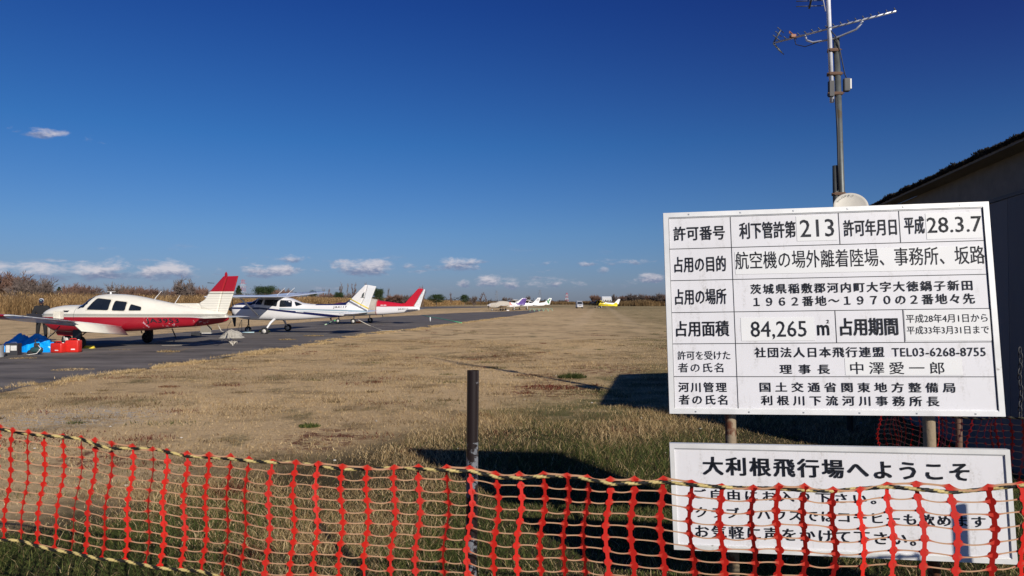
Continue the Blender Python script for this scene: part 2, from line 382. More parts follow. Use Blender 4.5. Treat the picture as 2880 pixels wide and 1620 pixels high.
sheet('runway', [(-75, 128), (-30, 150), (-10, 205), (-6, 262), (-30, 262), (-90, 180)], 0.004, M_asphalt)
M_line = mat('faded_line_paint', (0.6, 0.58, 0.5), 0.7, vary=.3)
tag(mesh('runway_line', [(-70, 141, .009), (-34, 163, .009), (-34, 165, .009), (-70, 143, .009)], [(0, 1, 2, 3)], M_line), kind='structure')

# ================================================================== GRASS
M_blade = tint_mat('grass_blade', 0.75, 0.3)
def blades(name, P, H, Wd, lean, col, seg2=True, mat_=M_blade, kind='stuff', tipdark=1.0):
    n = len(P); a = rng.uniform(0, 2*math.pi, n); la = rng.uniform(0, 2*math.pi, n)
    wx, wy = np.cos(a)*Wd/2, np.sin(a)*Wd/2
    lx, ly = np.cos(la)*lean*H, np.sin(la)*lean*H
    z = np.sqrt(np.clip(1-lean**2*.8, .1, 1))*H
    if seg2:
        V = np.zeros((n, 5, 3), np.float32)
        V[:, 0] = P + np.stack([wx, wy, 0*wx], 1); V[:, 1] = P - np.stack([wx, wy, 0*wx], 1)
        mid = P + np.stack([lx*.35, ly*.35, z*.6], 1)
        V[:, 2] = mid - np.stack([wx, wy, 0*wx], 1)*.7; V[:, 3] = mid + np.stack([wx, wy, 0*wx], 1)*.7
        V[:, 4] = P + np.stack([lx, ly, z], 1)
        base = (np.arange(n)*5)[:, None]
        L = (base + np.array([[0, 1, 2, 3, 3, 2, 4]])).ravel()
        st = (np.arange(n)*7)[:, None] + np.array([[0, 4]]); k_ = 5
    else:
        V = np.zeros((n, 3, 3), np.float32)
        V[:, 0] = P + np.stack([wx, wy, 0*wx], 1); V[:, 1] = P - np.stack([wx, wy, 0*wx], 1); V[:, 2] = P + np.stack([lx, ly, z], 1)
        L = np.arange(n*3); st = (np.arange(n)*3)[:, None]; k_ = 3
    C_ = np.repeat(col, k_, axis=0)
    return bulk(name, V.reshape(-1, 3), L, st.ravel(), mat_, col=C_)
def vnoise(x, y, s, seed=0):
    """cheap smooth noise"""
    r = np.random.default_rng(seed); o = np.zeros_like(x)
    for i in range(7):
        a = r.uniform(0, 2*math.pi); f = s*r.uniform(.6, 1.9); p = r.uniform(0, 6.28)
        o += np.sin((x*math.cos(a)+y*math.sin(a))*f + p + 1.5*np.sin((x*math.sin(a)-y*math.cos(a))*f*.7+p))
    return o/3.2
def long_limit(x): return np.interp(x, [-6, -4, -2, -.7, 3, 7], [5.3, 5.7, 7.0, 10.2, 11.4, 11.4])
TAN = np.array([[.52, .37, .18], [.38, .26, .12], [.68, .51, .28], [.24, .155, .07]])
GRN = np.array([[.06, .085, .018], [.10, .125, .032], [.04, .062, .014], [.17, .17, .05]])
RED = np.array([[.16, .03, .02], [.10, .025, .015]])
def pick(pal, n): return pal[rng.integers(0, len(pal), n)]*rng.uniform(.75, 1.2, (n, 1))
def in_apron(x, y):
    e = np.array(near_edge); return x < np.interp(y, e[:, 1], e[:, 0]) - rng.uniform(-.02, .16, len(x))
def in_hut(x, y): return (x > 3.45+.227*y) & (y > 5.6) & (y < 10.5)
def scatter(n, y0, y1, pw=1.0):
    y = y0 + (y1-y0)*rng.uniform(0, 1, n)**pw
    x = rng.uniform(-1, 1, n)*(y*.80+1.2); return x, y
# long rough grass near the fence and between the signs and the hut
x, y = scatter(330000, 2.6, 12.6, 0.85)
xb, yb = scatter(110000, 2.6, 6.2, 0.8); x = np.concatenate([x, xb]); y = np.concatenate([y, yb])
lim = long_limit(x) + vnoise(x, y, 2.5, 3)*.8
thick = np.clip((lim-y)/1.2, 0, 1)
keep = (rng.uniform(0, 1, len(x)) < thick) & ~in_hut(x, y) & ~((x < -5) & (y > 6))
x, y, lim = x[keep], y[keep], lim[keep]; n = len(x)
gfac = np.clip(.36 + .55*vnoise(x, y, 1.6, 5) + .34*np.clip(x+.9, 0, 1.6) + .12*(6-y), .03, .93)
isg = rng.uniform(0, 1, n) < gfac
col = np.where(isg[:, None], pick(GRN, n), pick(TAN, n))
isr = (vnoise(x, y, 2.2, 8) > 1.15) & (rng.uniform(0, 1, n) < .6); col = np.where(isr[:, None], pick(RED, n), col)
H = rng.uniform(.04, .13, n)*(1+.5*vnoise(x, y, 1.2, 6).clip(-1, 1)); H = np.clip(H, .03, .3)*np.clip((lim-y)/1.5+.35, .35, 1)
lean = rng.uniform(.45, 1.15, n)
o = blades('grass', np.stack([x, y, np.full(n, -.02)], 1), H, rng.uniform(.003, .0065, n), lean, col)
tag(o, 'long rough green and straw coloured grass behind the orange net', 'grass', kind='stuff')
# short dry lawn
x, y = scatter(620000, 4.5, 30, 0.8)
keep = ~in_apron(x, y) & ~in_hut(x, y); x, y = x[keep], y[keep]; n = len(x)
den = vnoise(x, y, 1.1, 11)
g = np.clip((x-.10*y-0.5)*.13, 0, .4) + .10*(den > .7)
isg = rng.uniform(0, 1, n) < g
col = np.where(isg[:, None], pick(GRN, n), pick(TAN, n)*np.where(den > .75, .6, 1.06)[:, None])
m1 = vnoise(x*.5, y*1.2, 1.3, 41); m2 = vnoise(x, y*1.3, 4.2, 42)
col = col*(1-.42*np.clip(m1-.35, 0, 1)-.38*np.clip(m2-.5, 0, 1))[:, None]
keep = rng.uniform(0, 1, n) > .75*np.clip(vnoise(x*.8, y, 2.6, 44)-.55, 0, 1); x, y, col, den = x[keep], y[keep], col[keep], den[keep]; n = len(x)
o = blades('lawn', np.stack([x, y, np.full(n, -.022)], 1), rng.uniform(.025, .07, n)*(1+.25*den.clip(-1, 1)), rng.uniform(.004, .010, n)*(1+y/22), rng.uniform(.3, 1.15, n), col, seg2=False)
tag(o, 'short dry straw coloured lawn beside the grey apron', 'grass', kind='stuff')
nc = 420; cy = 7+33*rng.uniform(0, 1, nc)**1.1; cx = rng.uniform(-.8, .8, nc)*cy; k_ = (cx > np.interp(cy, [p[1] for p in near_edge], [p[0] for p in near_edge])+.4) & ~in_hut(cx, cy)
cx, cy = cx[k_], cy[k_]; nc = len(cx); m_ = 150; rad = rng.uniform(.06, .32, nc)[:, None]
x = (cx[:, None]+rng.normal(0, 1, (nc, m_))*rad).ravel(); y = (cy[:, None]+rng.normal(0, .55, (nc, m_))*rad).ravel(); n = len(x)
kind_ = np.repeat(rng.uniform(0, 1, nc) + .03*(cx-.1*cy), m_); cc = np.where((kind_ > .72)[:, None], pick(GRN, n)*.9, np.where((kind_ < .12)[:, None], pick(RED, n), pick(TAN, n)*.45))
o = blades('weed_clumps', np.stack([x, y, np.full(n, -.015)], 1), rng.uniform(.02, .085, n), rng.uniform(.005, .012, n)*(1+y/25), rng.uniform(.4, 1.2, n), cc, seg2=False)
tag(o, 'scattered dark weedy clumps all over the dry lawn', 'weeds', kind='stuff')
ns = 70; sy = 6+22*rng.uniform(0, 1, ns); sx = rng.uniform(-.8, .6, ns)*sy; k_ = sx > np.interp(sy, [p[1] for p in near_edge], [p[0] for p in near_edge])+.3; sx, sy = sx[k_], sy[k_]
bm = bmesh.new()
for x_, y_ in zip(sx, sy):
    r_ = random.uniform(.008, .018); bmesh.ops.create_icosphere(bm, subdivisions=1, radius=r_, matrix=Matrix.Translation((x_, y_, r_*.3)) @ Matrix.Diagonal((1.3, 1, .6, 1)))
tag(from_bm('pebbles', bm, mat('pebble', (.5, .47, .42), .8, vs=1.5, vary=.4)), 'small pale pebbles and litter scattered over the dry lawn', 'pebbles', kind='stuff')
# straw fringe on the edge of the apron
ex = np.array([p[0] for p in EDGE]); ey = np.array([p[1] for p in EDGE]); k_ = ey < 75
ex, ey = ex[k_], ey[k_]
i = rng.integers(0, len(ex)-1, 60000); t_ = rng.uniform(0, 1, 60000)
x = ex[i]*(1-t_)+ex[i+1]*t_ + rng.normal(.08, .22, 60000); y = ey[i]*(1-t_)+ey[i+1]*t_ + rng.normal(0, .16, 60000)
cl = vnoise(x, y, 2.2, 15)+.5*vnoise(x, y, .7, 16) > -.05; x, y = x[cl], y[cl]; n = len(x)
o = blades('grass_fringe', np.stack([x, y, np.zeros(n)], 1), rng.uniform(.02, .09, n), rng.uniform(.005, .012, n)*(1+y/25), rng.uniform(.3, 1.1, n), pick(TAN[:3]*1.05, n), seg2=False)
tag(o, 'ragged straw fringe growing over the edge of the apron', 'grass', kind='stuff')

def tuft(name, label, loc, n, r, h, pal, cat='weed', lean=(.3, 1.1), w=(.004, .01)):
    a = rng.uniform(0, 2*math.pi, n); rr = r*np.sqrt(rng.uniform(0, 1, n))
    P = np.stack([np.cos(a)*rr, np.sin(a)*rr*.7, np.zeros(n)], 1)
    o = blades(name, P, rng.uniform(.4, 1, n)*h*(1-.5*rr/r), rng.uniform(*w, n), rng.uniform(*lean, n), pick(pal, n))
    o.location = loc; return tag(o, label, cat)
tuft('weed', 'dark green weed tuft on the lawn just left of the hut shadow', ground(1610, 1062), 500, .32, .2, GRN*.7, w=(.01, .02))
tuft('weed', 'small green rosette weed alone on the dry lawn, left of the brown post', ground(870, 1200), 260, .14, .1, GRN, w=(.008, .016))
tuft('weed', 'red leaved weed patch on the lawn, left of the sign shadow', ground(1545, 1090), 700, .55, .07, RED, w=(.008, .02))
tuft('weed', 'brown dead tuft on the dry lawn below the apron edge', ground(475, 1088), 220, .22, .06, RED*.6+TAN[3]*.4, w=(.006, .012))
tuft('weed', 'dead straw tuft on the asphalt in front of the red and cream aircraft', ground(472, 990), 400, .38, .14, TAN*.8, w=(.008, .016))
tuft('weed', 'flat straw clump on the asphalt nearest the left edge of the photo', ground(205, 1040), 400, .5, .06, TAN, w=(.008, .02))
tuft('weed', 'straw tuft on the asphalt below the navy striped aircraft, left one', ground(806, 956), 300, .4, .12, TAN*.75, w=(.01, .02))
tuft('weed', 'straw tuft on the asphalt below the navy striped aircraft, right one', ground(882, 945), 300, .5, .13, TAN*.75, w=(.012, .025))
tuft('weed', 'dry brown weed clump in front of the tarpaulin heap', ground(66, 1008), 260, .4, .07, TAN*.8, w=(.008, .016))
tuft('weed', 'low straw clump on the asphalt left of the wing shadow', ground(335, 984), 200, .4, .05, TAN*.7, w=(.008, .016))

# ================================================================== REEDS AND TREES
def reed_band(name, label, line, depth, n, h0, h1, pal, seed):
    r = np.random.default_rng(seed); L = np.array(line)
    seg = np.hypot(*(L[1:]-L[:-1]).T); dmid = np.hypot(*((L[1:]+L[:-1])/2).T)
    w = seg/dmid**0.6; i = r.choice(len(seg), n, p=w/w.sum()); t = r.uniform(0, 1, n)
    p = L[i]*(1-t)[:, None] + L[i+1]*t[:, None]
    nrm = p/np.hypot(p[:, 0], p[:, 1])[:, None]
    d = depth*r.uniform(0, 1, n)**1.5; d = np.where(d < .6, d - .8*r.uniform(0, 1, n)*np.abs(vnoise(p[:, 0], p[:, 1], .5, seed)), d)
    p = p + nrm*d[:, None]
    dist = np.hypot(p[:, 0], p[:, 1])
    hn = vnoise(p[:, 0], p[:, 1], .28, seed+1)
    H = np.interp(dist, [60, 110, 300], [h0, (h0+h1)/2, h1])*(1+.13*hn.clip(-1.3, 1.3))*r.uniform(.55, 1.05, n)*np.clip(.62+d*.5, 0, 1)
    P = np.stack([p[:, 0], p[:, 1], np.zeros(n)-.02], 1)
    col = pal[r.integers(0, len(pal), n)]*r.uniform(.7, 1.2, (n, 1))*(1+.18*vnoise(p[:, 0], p[:, 1], .6, seed+2))[:, None]
    o = blades(name, P, H, r.uniform(.016, .045, n)*dist/85, r.uniform(.03, .28, n), col.clip(.01, 1))
    # feathery heads
    m_ = int(n*.7)
    lx = r.uniform(-.25, .25, m_)
    P2 = P[:m_].copy(); P2[:, 2] = H[:m_]*.86; P2[:, 0] += lx
    o2 = blades('plumes', P2, r.uniform(.2, .45, m_), r.uniform(.02, .045, m_)*dist[:m_]/85, r.uniform(.2, .8, m_), (col[:m_]*1.15).clip(.01, 1))
    o2.parent = o; tag(o2, kind='stuff')
    return tag(o, label, 'reeds', kind='stuff')
REED = np.array([[.33, .20, .085], [.42, .27, .12], [.22, .13, .055], [.48, .33, .16], [.12, .07, .03]])
reed_band('reed_bed', 'tall golden brown reed bed behind the parked aircraft', [(-110, 62), (-75, 69), (-55, 74), (-41, 99), (-34, 170), (-32.5, 290), (-30, 430)], 16, 120000, 3.0, 2.5, REED, 21)
reed_band('reed_bed', 'low brown scrub and reeds at the right, behind the yellow aircraft', [(44, 300), (52, 285), (66, 300), (95, 290), (160, 280), (300, 300)], 25, 26000, 2.9, 2.6, REED*.62, 22)
reed_band('reed_bed', 'distant brown scrub strip across the end of the runway', [(-30, 440), (0, 480), (45, 470), (60, 400)], 30, 16000, 2.2, 2.2, REED*.6, 23)

reed_band('scrub', 'brown leafless scrub rising behind the reed bed on the left', [(-130, 86), (-78, 92), (-60, 98), (-52, 125), (-44, 190), (-42, 300), (-38, 430)], 14, 42000, 3.9, 3.3, np.array([[.12, .09, .075], [.15, .11, .09], [.08, .06, .05]]), 27)
M_bark = mat('bark_grey_brown', (0.13, 0.10, 0.085), 0.9, vs=3)
M_twig = mat('twigs_brown', (0.15, 0.115, 0.10), 0.9, vs=2)
M_twigr = mat('twigs_russet', (0.16, 0.09, 0.065), 0.9, vs=2)
M_pine = tint_mat('pine_needles', 0.8, 0.1)
def bare_tree(seed, form):
    """returns (trunk verts, faces, twig verts, faces) of a leafless tree of height 1"""
    r = random.Random(seed); tv, tf, cv_, cf = [], [], [], []
    def stick(p, q, r0, r1, V, F, seg=3):
        d = (q-p); a, b = frame_of(d); i0 = len(V)
        for c, rad in ((p, r0), (q, r1)):
            for k_ in range(seg):
                t = 2*math.pi*k_/seg; V.append(c + (a*math.cos(t)+b*math.sin(t))*rad)
        for k_ in range(seg): F.append((i0+k_, i0+(k_+1) % seg, i0+seg+(k_+1) % seg, i0+seg+k_))
    def grow(p, d, L, rad, lev):
        if lev == 0: return
        n = 3 if lev > 2 else 2
        q = p
        for s in range(n):
            d2 = (d + Vector((r.uniform(-1, 1), r.uniform(-1, 1), r.uniform(-.6, .9)))*.17).normalized()
            q2 = q + d2*L/n; rr = rad*(1-.22*(s+1)/n*1.3); rr = max(rr, .0050)
            stick(q, q2, max(rad*(1-.25*s/n), .0052), rr, *( (tv, tf) if lev > form['lev']-2 else (cv_, cf)))
            kids = form['kids'] if lev > 1 else 0
            for c in range(kids if s > 0 or lev < form['lev'] else form.get('low', 0)):
                if r.random() < .2: continue
                ang = r.uniform(.35, form['spread']); ax = r.uniform(0, 2*math.pi)
                a, b = frame_of(d2); dd = (d2*math.cos(ang) + (a*math.cos(ax)+b*math.sin(ax))*math.sin(ang))
                dd = (dd + Vector((0, 0, form['up']))).normalized()
                grow(q + (q2-q)*r.random(), dd, L*form['ratio']*r.uniform(.7, 1.15), rr*.62, lev-1)
            q, d = q2, d2
    for st in range(form['stems']):
        d = Vector((r.uniform(-1, 1), r.uniform(-1, 1), 0))*form['fan'] + Vector((0, 0, 1))
        grow(Vector((r.uniform(-.1, .1), r.uniform(-.1, .1), 0))*form['fan'], d.normalized(), form['L'], form['rad'], form['lev'])
    zt = max(v.z for v in cv_)
    return [v/zt for v in tv], tf, [v/zt for v in cv_], cf
FORMS = {
 'bush': dict(stems=11, fan=.8, L=.55, rad=.012, lev=4, kids=5, low=2, spread=.9, up=.25, ratio=.6),
 'round': dict(stems=2, fan=.25, L=.62, rad=.022, lev=5, kids=3, low=1, spread=.95, up=.15, ratio=.64),
 'tall': dict(stems=1, fan=.05, L=.8, rad=.018, lev=4, kids=4, low=3, spread=.8, up=.35, ratio=.42),
 'open': dict(stems=3, fan=.4, L=.7, rad=.014, lev=5, kids=2, low=1, spread=.75, up=.3, ratio=.5)}
PROTO = {}
for k_, f_ in FORMS.items():
    for j in range(2):
        tv, tf, v2, f2 = bare_tree(hash(k_) % 1 + len(k_)*7 + j*13, f_)
        a = bpy.data.meshes.new(k_+'_trunk'); a.from_pydata([tuple(v) for v in tv], [], tf); a.materials.append(M_bark)
        c = bpy.data.meshes.new(k_+'_crown'); c.from_pydata([tuple(v) for v in v2], [], f2); c.materials.append(M_twigr if j else M_twig)
        PROTO[k_, j] = (a, c)
def evergreen(seed, form):
    r = np.random.default_rng(seed); V = []; tint = []
    nc = form['clumps']
    for i in range(nc):
        if form['cone']:
            z = r.uniform(.12, 1.0); rad = form['w']*(1-z)**.8*r.uniform(.45, 1); a = r.uniform(0, 6.28)
            c = np.array([math.cos(a)*rad, math.sin(a)*rad, z]); s = .07*(1.25-z)
        else:
            a = r.uniform(0, 6.28); z = .35+.62*r.uniform(0, 1)**.7; rad = form['w']*math.sqrt(max(0, 1-((z-.5)/.55)**2))*r.uniform(.3, 1)
            c = np.array([math.cos(a)*rad, math.sin(a)*rad, z]); s = .10
        m_ = form['per']
        P = c + r.normal(0, 1, (m_, 3))*np.array([s, s, s*.45])
        D = r.normal(0, 1, (m_, 3)); D[:, 2] = abs(D[:, 2])*.5; D /= np.linalg.norm(D, axis=1)[:, None]
        E_ = np.cross(D, r.normal(0, 1, (m_, 3))); E_ /= np.linalg.norm(E_, axis=1)[:, None]
        l = .045; w_ = .012
        V.append(np.stack([P-E_*w_, P+E_*w_, P+D*l], 1).reshape(-1, 3))
        tint.append(np.repeat(np.array([[.03, .05, .018]])*r.uniform(.6, 1.5), m_*3, 0))
    return np.concatenate(V), np.concatenate(tint)
for k_, f_ in {'pine': dict(clumps=80, cone=False, w=.62, per=90), 'cone': dict(clumps=110, cone=True, w=.36, per=60)}.items():
    v, c_ = evergreen(3, f_)
    o = bulk('tmp', v, np.arange(len(v)), np.arange(0, len(v), 3), M_pine, col=c_); cr = o.data; cr.name = k_+'_crown'; bpy.data.objects.remove(o)
    bm = bmesh.new(); b_tube(bm, [(0, 0, 0), (.01, .01, .4), (0, 0, .85)], [.03, .022, .01], 6); tm = bpy.data.meshes.new(k_+'_trunk'); bm.to_mesh(tm); bm.free(); tm.materials.append(M_bark)
    PROTO[k_, 0] = (tm, cr); PROTO[k_, 1] = (tm, cr)
def tree(kind, px, topy, dist, wpx, label, j=0):
    x = (px-1440)/1920*dist; h = EYE + (850-topy)/1920*dist; w = wpx/1920*dist
    nm = {'bush': 'bare_bush', 'round': 'bare_tree', 'tall': 'bare_tree', 'open': 'bare_tree', 'pine': 'pine_tree', 'cone': 'conifer'}[kind]
    t = thing(nm, label, 'bush' if kind == 'bush' else 'tree', (x, dist, -.05), random.uniform(0, 6.28), 'trees and bushes beyond the airfield')
    tm, cm = PROTO[kind, j]
    if 'xw' not in cm: 
        co = np.array([v.co[:] for v in cm.vertices]); cm['xw'] = float(np.percentile(np.hypot(co[:, 0], co[:, 1]), 93)*2)
    s = w/cm['xw']
    for n_, me in (('trunk', tm), ('crown', cm)):
        o = bpy.data.objects.new(n_, me); link(o, t); o.scale = (s, s, h)
TREES = [
 ('round', -60, 752, 96, 120, 'bare tree at the extreme left, cut by the photo edge', 0),
 ('bush', 22, 758, 98, 95, 'wide reddish bare bush at the left edge behind the reeds', 1),
 ('bush', 96, 767, 96, 90, 'rounded grey bare bush behind the man, second from the left edge', 0),
 ('bush', 205, 792, 115, 55, 'small bare bush above the cowling of the red and cream aircraft', 1),
 ('cone', 166, 808, 120, 30, 'small dark evergreen in the reeds above the aircraft cowling', 0),
 ('bush', 243, 799, 110, 60, 'low russet bush beside the windscreen of the red and cream aircraft', 1),
 ('bush', 328, 790, 105, 75, 'dense bare bush right above the red and cream aircraft roof', 0),
 ('bush', 392, 800, 104, 75, 'russet bare bush right of the cabin roof antenna', 1),
 ('bush', 452, 804, 110, 50, 'low bare bush between the two whip antennas', 0),
 ('round', 527, 774, 112, 60, 'round twiggy bare tree just left of the red tail fin', 0),
 ('bush', 492, 806, 118, 50, 'low bare bush left of the round twiggy tree', 1),
 ('bush', 566, 800, 115, 46, 'dark bare bush touching the red tail fin on its left', 1),
 ('cone', 671, 804, 150, 32, 'small spiky conifer in front of the red and white pylon', 0),
 ('pine', 748, 805, 150, 74, 'broad dark pine above the nose of the navy striped aircraft', 0),
 ('bush', 802, 808, 145, 50, 'bare bush just right of the broad dark pine', 1),
 ('bush', 782, 822, 140, 60, 'low russet bush at the foot of the broad dark pine', 1),
 ('pine', 879, 818, 190, 24, 'tiny dark pine above the wing tip of the navy striped aircraft', 0),
 ('tall', 905, 810, 200, 14, 'slim bare tree just right of the tiny dark pine', 0),
 ('tall', 923, 811, 200, 14, 'slim bare tree, second right of the tiny dark pine', 1),
 ('bush', 938, 822, 190, 70, 'low brown thicket left of the tall open trees', 1),
 ('open', 962, 791, 170, 36, 'tall open bare tree left of the white tail fin', 0),
 ('open', 996, 793, 172, 40, 'taller open bare tree close to the white tail fin', 1),
 ('pine', 953, 822, 168, 30, 'dark evergreen shrub under the tall open trees', 0),
 ('bush', 990, 822, 170, 60, 'dark thicket just left of the white tail fin', 0),
 ('tall', 1032, 792, 175, 16, 'thin bare tree top behind the white tail fin', 0),
 ('pine', 1064, 812, 150, 34, 'dark pine just right of the white tail fin', 0),
 ('tall', 1090, 809, 190, 16, 'slim bare tree between the two tail fins, left one', 0),
 ('bush', 1112, 825, 185, 46, 'low brown bush between the two tail fins', 1),
 ('bush', 1152, 824, 185, 34, 'brown bush just left of the red tail fin of the rear aircraft', 0),
 ('open', 1188, 801, 190, 30, 'bare tree sticking up behind the red tail of the rear aircraft', 1),
 ('pine', 1228, 828, 230, 44, 'low dark evergreen mound right of the red tailed aircraft', 0),
 ('tall', 1268, 822, 260, 12, 'slim bare tree right of the low evergreen mound', 1),
 ('pine', 1307, 829, 270, 24, 'small dark evergreen left of the paired russet conifers', 0),
 ('round', 1331, 829, 280, 20, 'small bare tree between the dark evergreen and russet conifer', 0),
 ('tall', 1352, 821, 300, 14, 'larger of two upright russet trees above the covered aircraft', 1),
 ('tall', 1367, 824, 300, 11, 'smaller of two upright russet trees above the covered aircraft', 1),
 ('round', 1422, 833, 420, 16, 'tiny bare tree above the far white high wing aircraft', 0),
 ('round', 1438, 835, 420, 16, 'second tiny bare tree above the far high wing aircraft', 0),
 ('round', 1483, 829, 420, 15, 'tiny round bare tree above the purple tail', 0),
 ('bush', 1675, 827, 320, 26, 'bare bush left of the far white building', 1),
 ('round', 1728, 824, 320, 16, 'bare tree right of the far white building', 0),
 ('bush', 1762, 829, 310, 34, 'purplish bare bush, first of the row beside the board', 1),
 ('bush', 1788, 822, 308, 44, 'tallest purplish bush in the row left of the board', 0),
 ('bush', 1818, 828, 312, 38, 'purplish bush between the tallest bush and the board', 1),
 ('bush', 1848, 821, 305, 40, 'purplish bush touching the left edge of the board', 0),
 ('bush', 1885, 824, 305, 44, 'bush hidden mostly behind the notice board', 1),
 ('bush', 1582, 842, 520, 24, 'low far bush behind the silver van', 0),
 ('bush', 1547, 843, 520, 20, 'low far bush above the green leaf tail', 1),
]
for a in TREES: tree(*a)
# far low wood along the horizon
def far_wood():
    nc = 900; cx = rng.uniform(-900, 900, nc); cy = 700+rng.uniform(0, 90, nc); ch = (3.2+2.2*vnoise(cx, cx*0, .03, 9).clip(-1.2, 1.5))*rng.uniform(.6, 1.2, nc)
    m_ = 26; n = nc*m_; a = rng.normal(0, 1, (nc, m_, 3)); P = np.stack([cx, cy, ch*.55], 1)[:, None]+a*np.stack([ch*.9, ch*.6, ch*.33], 1)[:, None]
    P = P.reshape(-1, 3); P[:, 2] = P[:, 2].clip(.1, None)
    D = rng.normal(0, 1, (n, 3)); E2 = rng.normal(0, 1, (n, 3)); V = np.stack([P, P+D*.9, P+E2*.9], 1).reshape(-1, 3)
    col = np.repeat(np.array([[.06, .05, .045]])*rng.uniform(.6, 1.6, (n, 1)), 3, 0)
    tag(bulk('far_wood', V, np.arange(n*3), np.arange(n)*3, M_blade, col=col), 'far low dark wood along the horizon', 'wood', kind='stuff')
far_wood()

# far white buildings, pylons
def shed(label, px, py_top, py_bot, wpx, dist):
    x = (px-1440)/1920*dist; zt = EYE+(850-py_top)/1920*dist; zb = 0; w = wpx/1920*dist
    t = thing('far_building', label, 'building', (x, dist, 0))
    h = zt
    box('wall', (0, 0, h*.42), (w, w*.45, h*.84), mat('far_wall', (.55, .55, .55), .7), t)
    bm = bmesh.new(); v = [bm.verts.new(p) for p in [(-w*.53, -w*.26, h*.845), (w*.53, -w*.26, h*.845), (w*.53, w*.26, h*.845), (-w*.53, w*.26, h*.845), (-w*.5, 0, h), (w*.5, 0, h)]]
    for f in ((0, 1, 5, 4), (2, 3, 4, 5), (1, 2, 5), (3, 0, 4), (3, 2, 1, 0)): bm.faces.new([v[i] for i in f])
    from_bm('roof', bm, mat('far_roof', (.72, .74, .76), .4), t)
    for i in range(4): box('window', (-w*.36+i*w*.24, -w*.226, h*.5), (w*.12, .1, h*.16), M_glass, t)
shed('long white roofed building beyond the yellow aircraft', 1706, 834, 845, 26, 520)
shed('small white roof showing through the purplish bushes', 1792, 833, 840, 10, 430)
M_redp = mat('pylon_red', (.5, .08, .09), .6); M_whp = mat('pylon_white', (.65, .65, .67), .6); M_gryp = mat('pylon_grey', (.2, .22, .26), .6)
def pylon(label, px, topy, dist, w, redwhite):
    x = (px-1440)/1920*dist; h = EYE+(850-topy)/1920*dist
    t = thing('pylon', label, 'pylon', (x, dist, 0)); k_ = dist/1920
    nseg = 6; rad = .32*k_
    for s in range(nseg):
        z0, z1 = h*s/nseg, h*(s+1)/nseg; w0, w1 = w*(1-.75*s/nseg), w*(1-.75*(s+1)/nseg)
        bm = bmesh.new()
        for sx in (-1, 1):
            b_tube(bm, [(sx*w0/2, -w0/2, z0), (sx*w1/2, -w1/2, z1)], rad, 4); b_tube(bm, [(sx*w0/2, w0/2, z0), (sx*w1/2, w1/2, z1)], rad, 4)
            b_tube(bm, [(sx*w0/2, -w0/2, z0), (-sx*w1/2, -w1/2, z1)], rad*.6, 4)
        b_tube(bm, [(-w1/2, -w1/2, z1), (w1/2, -w1/2, z1)], rad*.7, 4)
        from_bm('lattice_section', bm, (M_redp if s % 2 else M_whp) if redwhite else M_gryp, t)
    for i, zz in enumerate((.98, .84, .7)):
        tube('cross_arm', [(-w*(.42+.1*i), 0, h*zz), (0, 0, h*(zz+.015)), (w*(.42+.1*i), 0, h*zz)], rad*.8, M_redp if redwhite else M_gryp, t, 4)
pylon('red and white lattice pylon beyond the small conifer', 683, 787, 900, 9, True)
pylon('faint grey pylon above the nose of the covered aircraft', 1397, 818, 1500, 8, False)
pylon('faint grey pylon behind the far white tail fin', 1519, 816, 1500, 8, False)
pylon('faint red pylon between the leaf tail and the van', 1594, 824, 1600, 8, True)

# ================================================================== TEXT
_tx = {}
def text_bm(s, space=1.0, off=0.0, res=2):
    key = (s, space, off)
    if key not in _tx:
        cu = bpy.data.curves.new('t', 'FONT'); cu.body = s; cu.space_character = space; cu.offset = off; cu.resolution_u = res; cu.fill_mode = 'FRONT'
        ob = bpy.data.objects.new('t', cu); me = bpy.data.meshes.new_from_object(ob)
        _tx[key] = ([tuple(v.co[:2]) for v in me.vertices], [tuple(p.vertices) for p in me.polygons])
        bpy.data.objects.remove(ob); bpy.data.curves.remove(cu); bpy.data.meshes.remove(me)
    return _tx[key]
def fit_text(s, fn, m, parent, space=1.0, off=0.0, name='lettering', pad=0.0):
    """lay the glyphs out in a unit box (0..1, 0..1, y up) and map every point with fn"""
    v, f = text_bm(s, space, 0.0)
    if off:
        o_ = off; sh = [(-o_, -o_*.6), (o_, -o_*.6), (-o_, o_*.6), (o_, o_*.6)] + ([(0, 0), (0, -o_*.6), (0, o_*.6)] if off > .016 else [])
        nv = len(v); v2 = []; f2 = []
        for q_, (a_, b_) in enumerate(sh): v2 += [(x+a_, y+b_) for x, y in v]; f2 += [tuple(i+q_*nv for i in p) for p in f]
        v, f = v2, f2
    xs = [p[0] for p in v]; ys = [p[1] for p in v]; x0, x1, y0, y1 = min(xs), max(xs), min(ys), max(ys)
    V = [fn((x-x0)/(x1-x0), (y-y0)/(y1-y0)) for x, y in v]
    return mesh(name, V, f, m, parent)

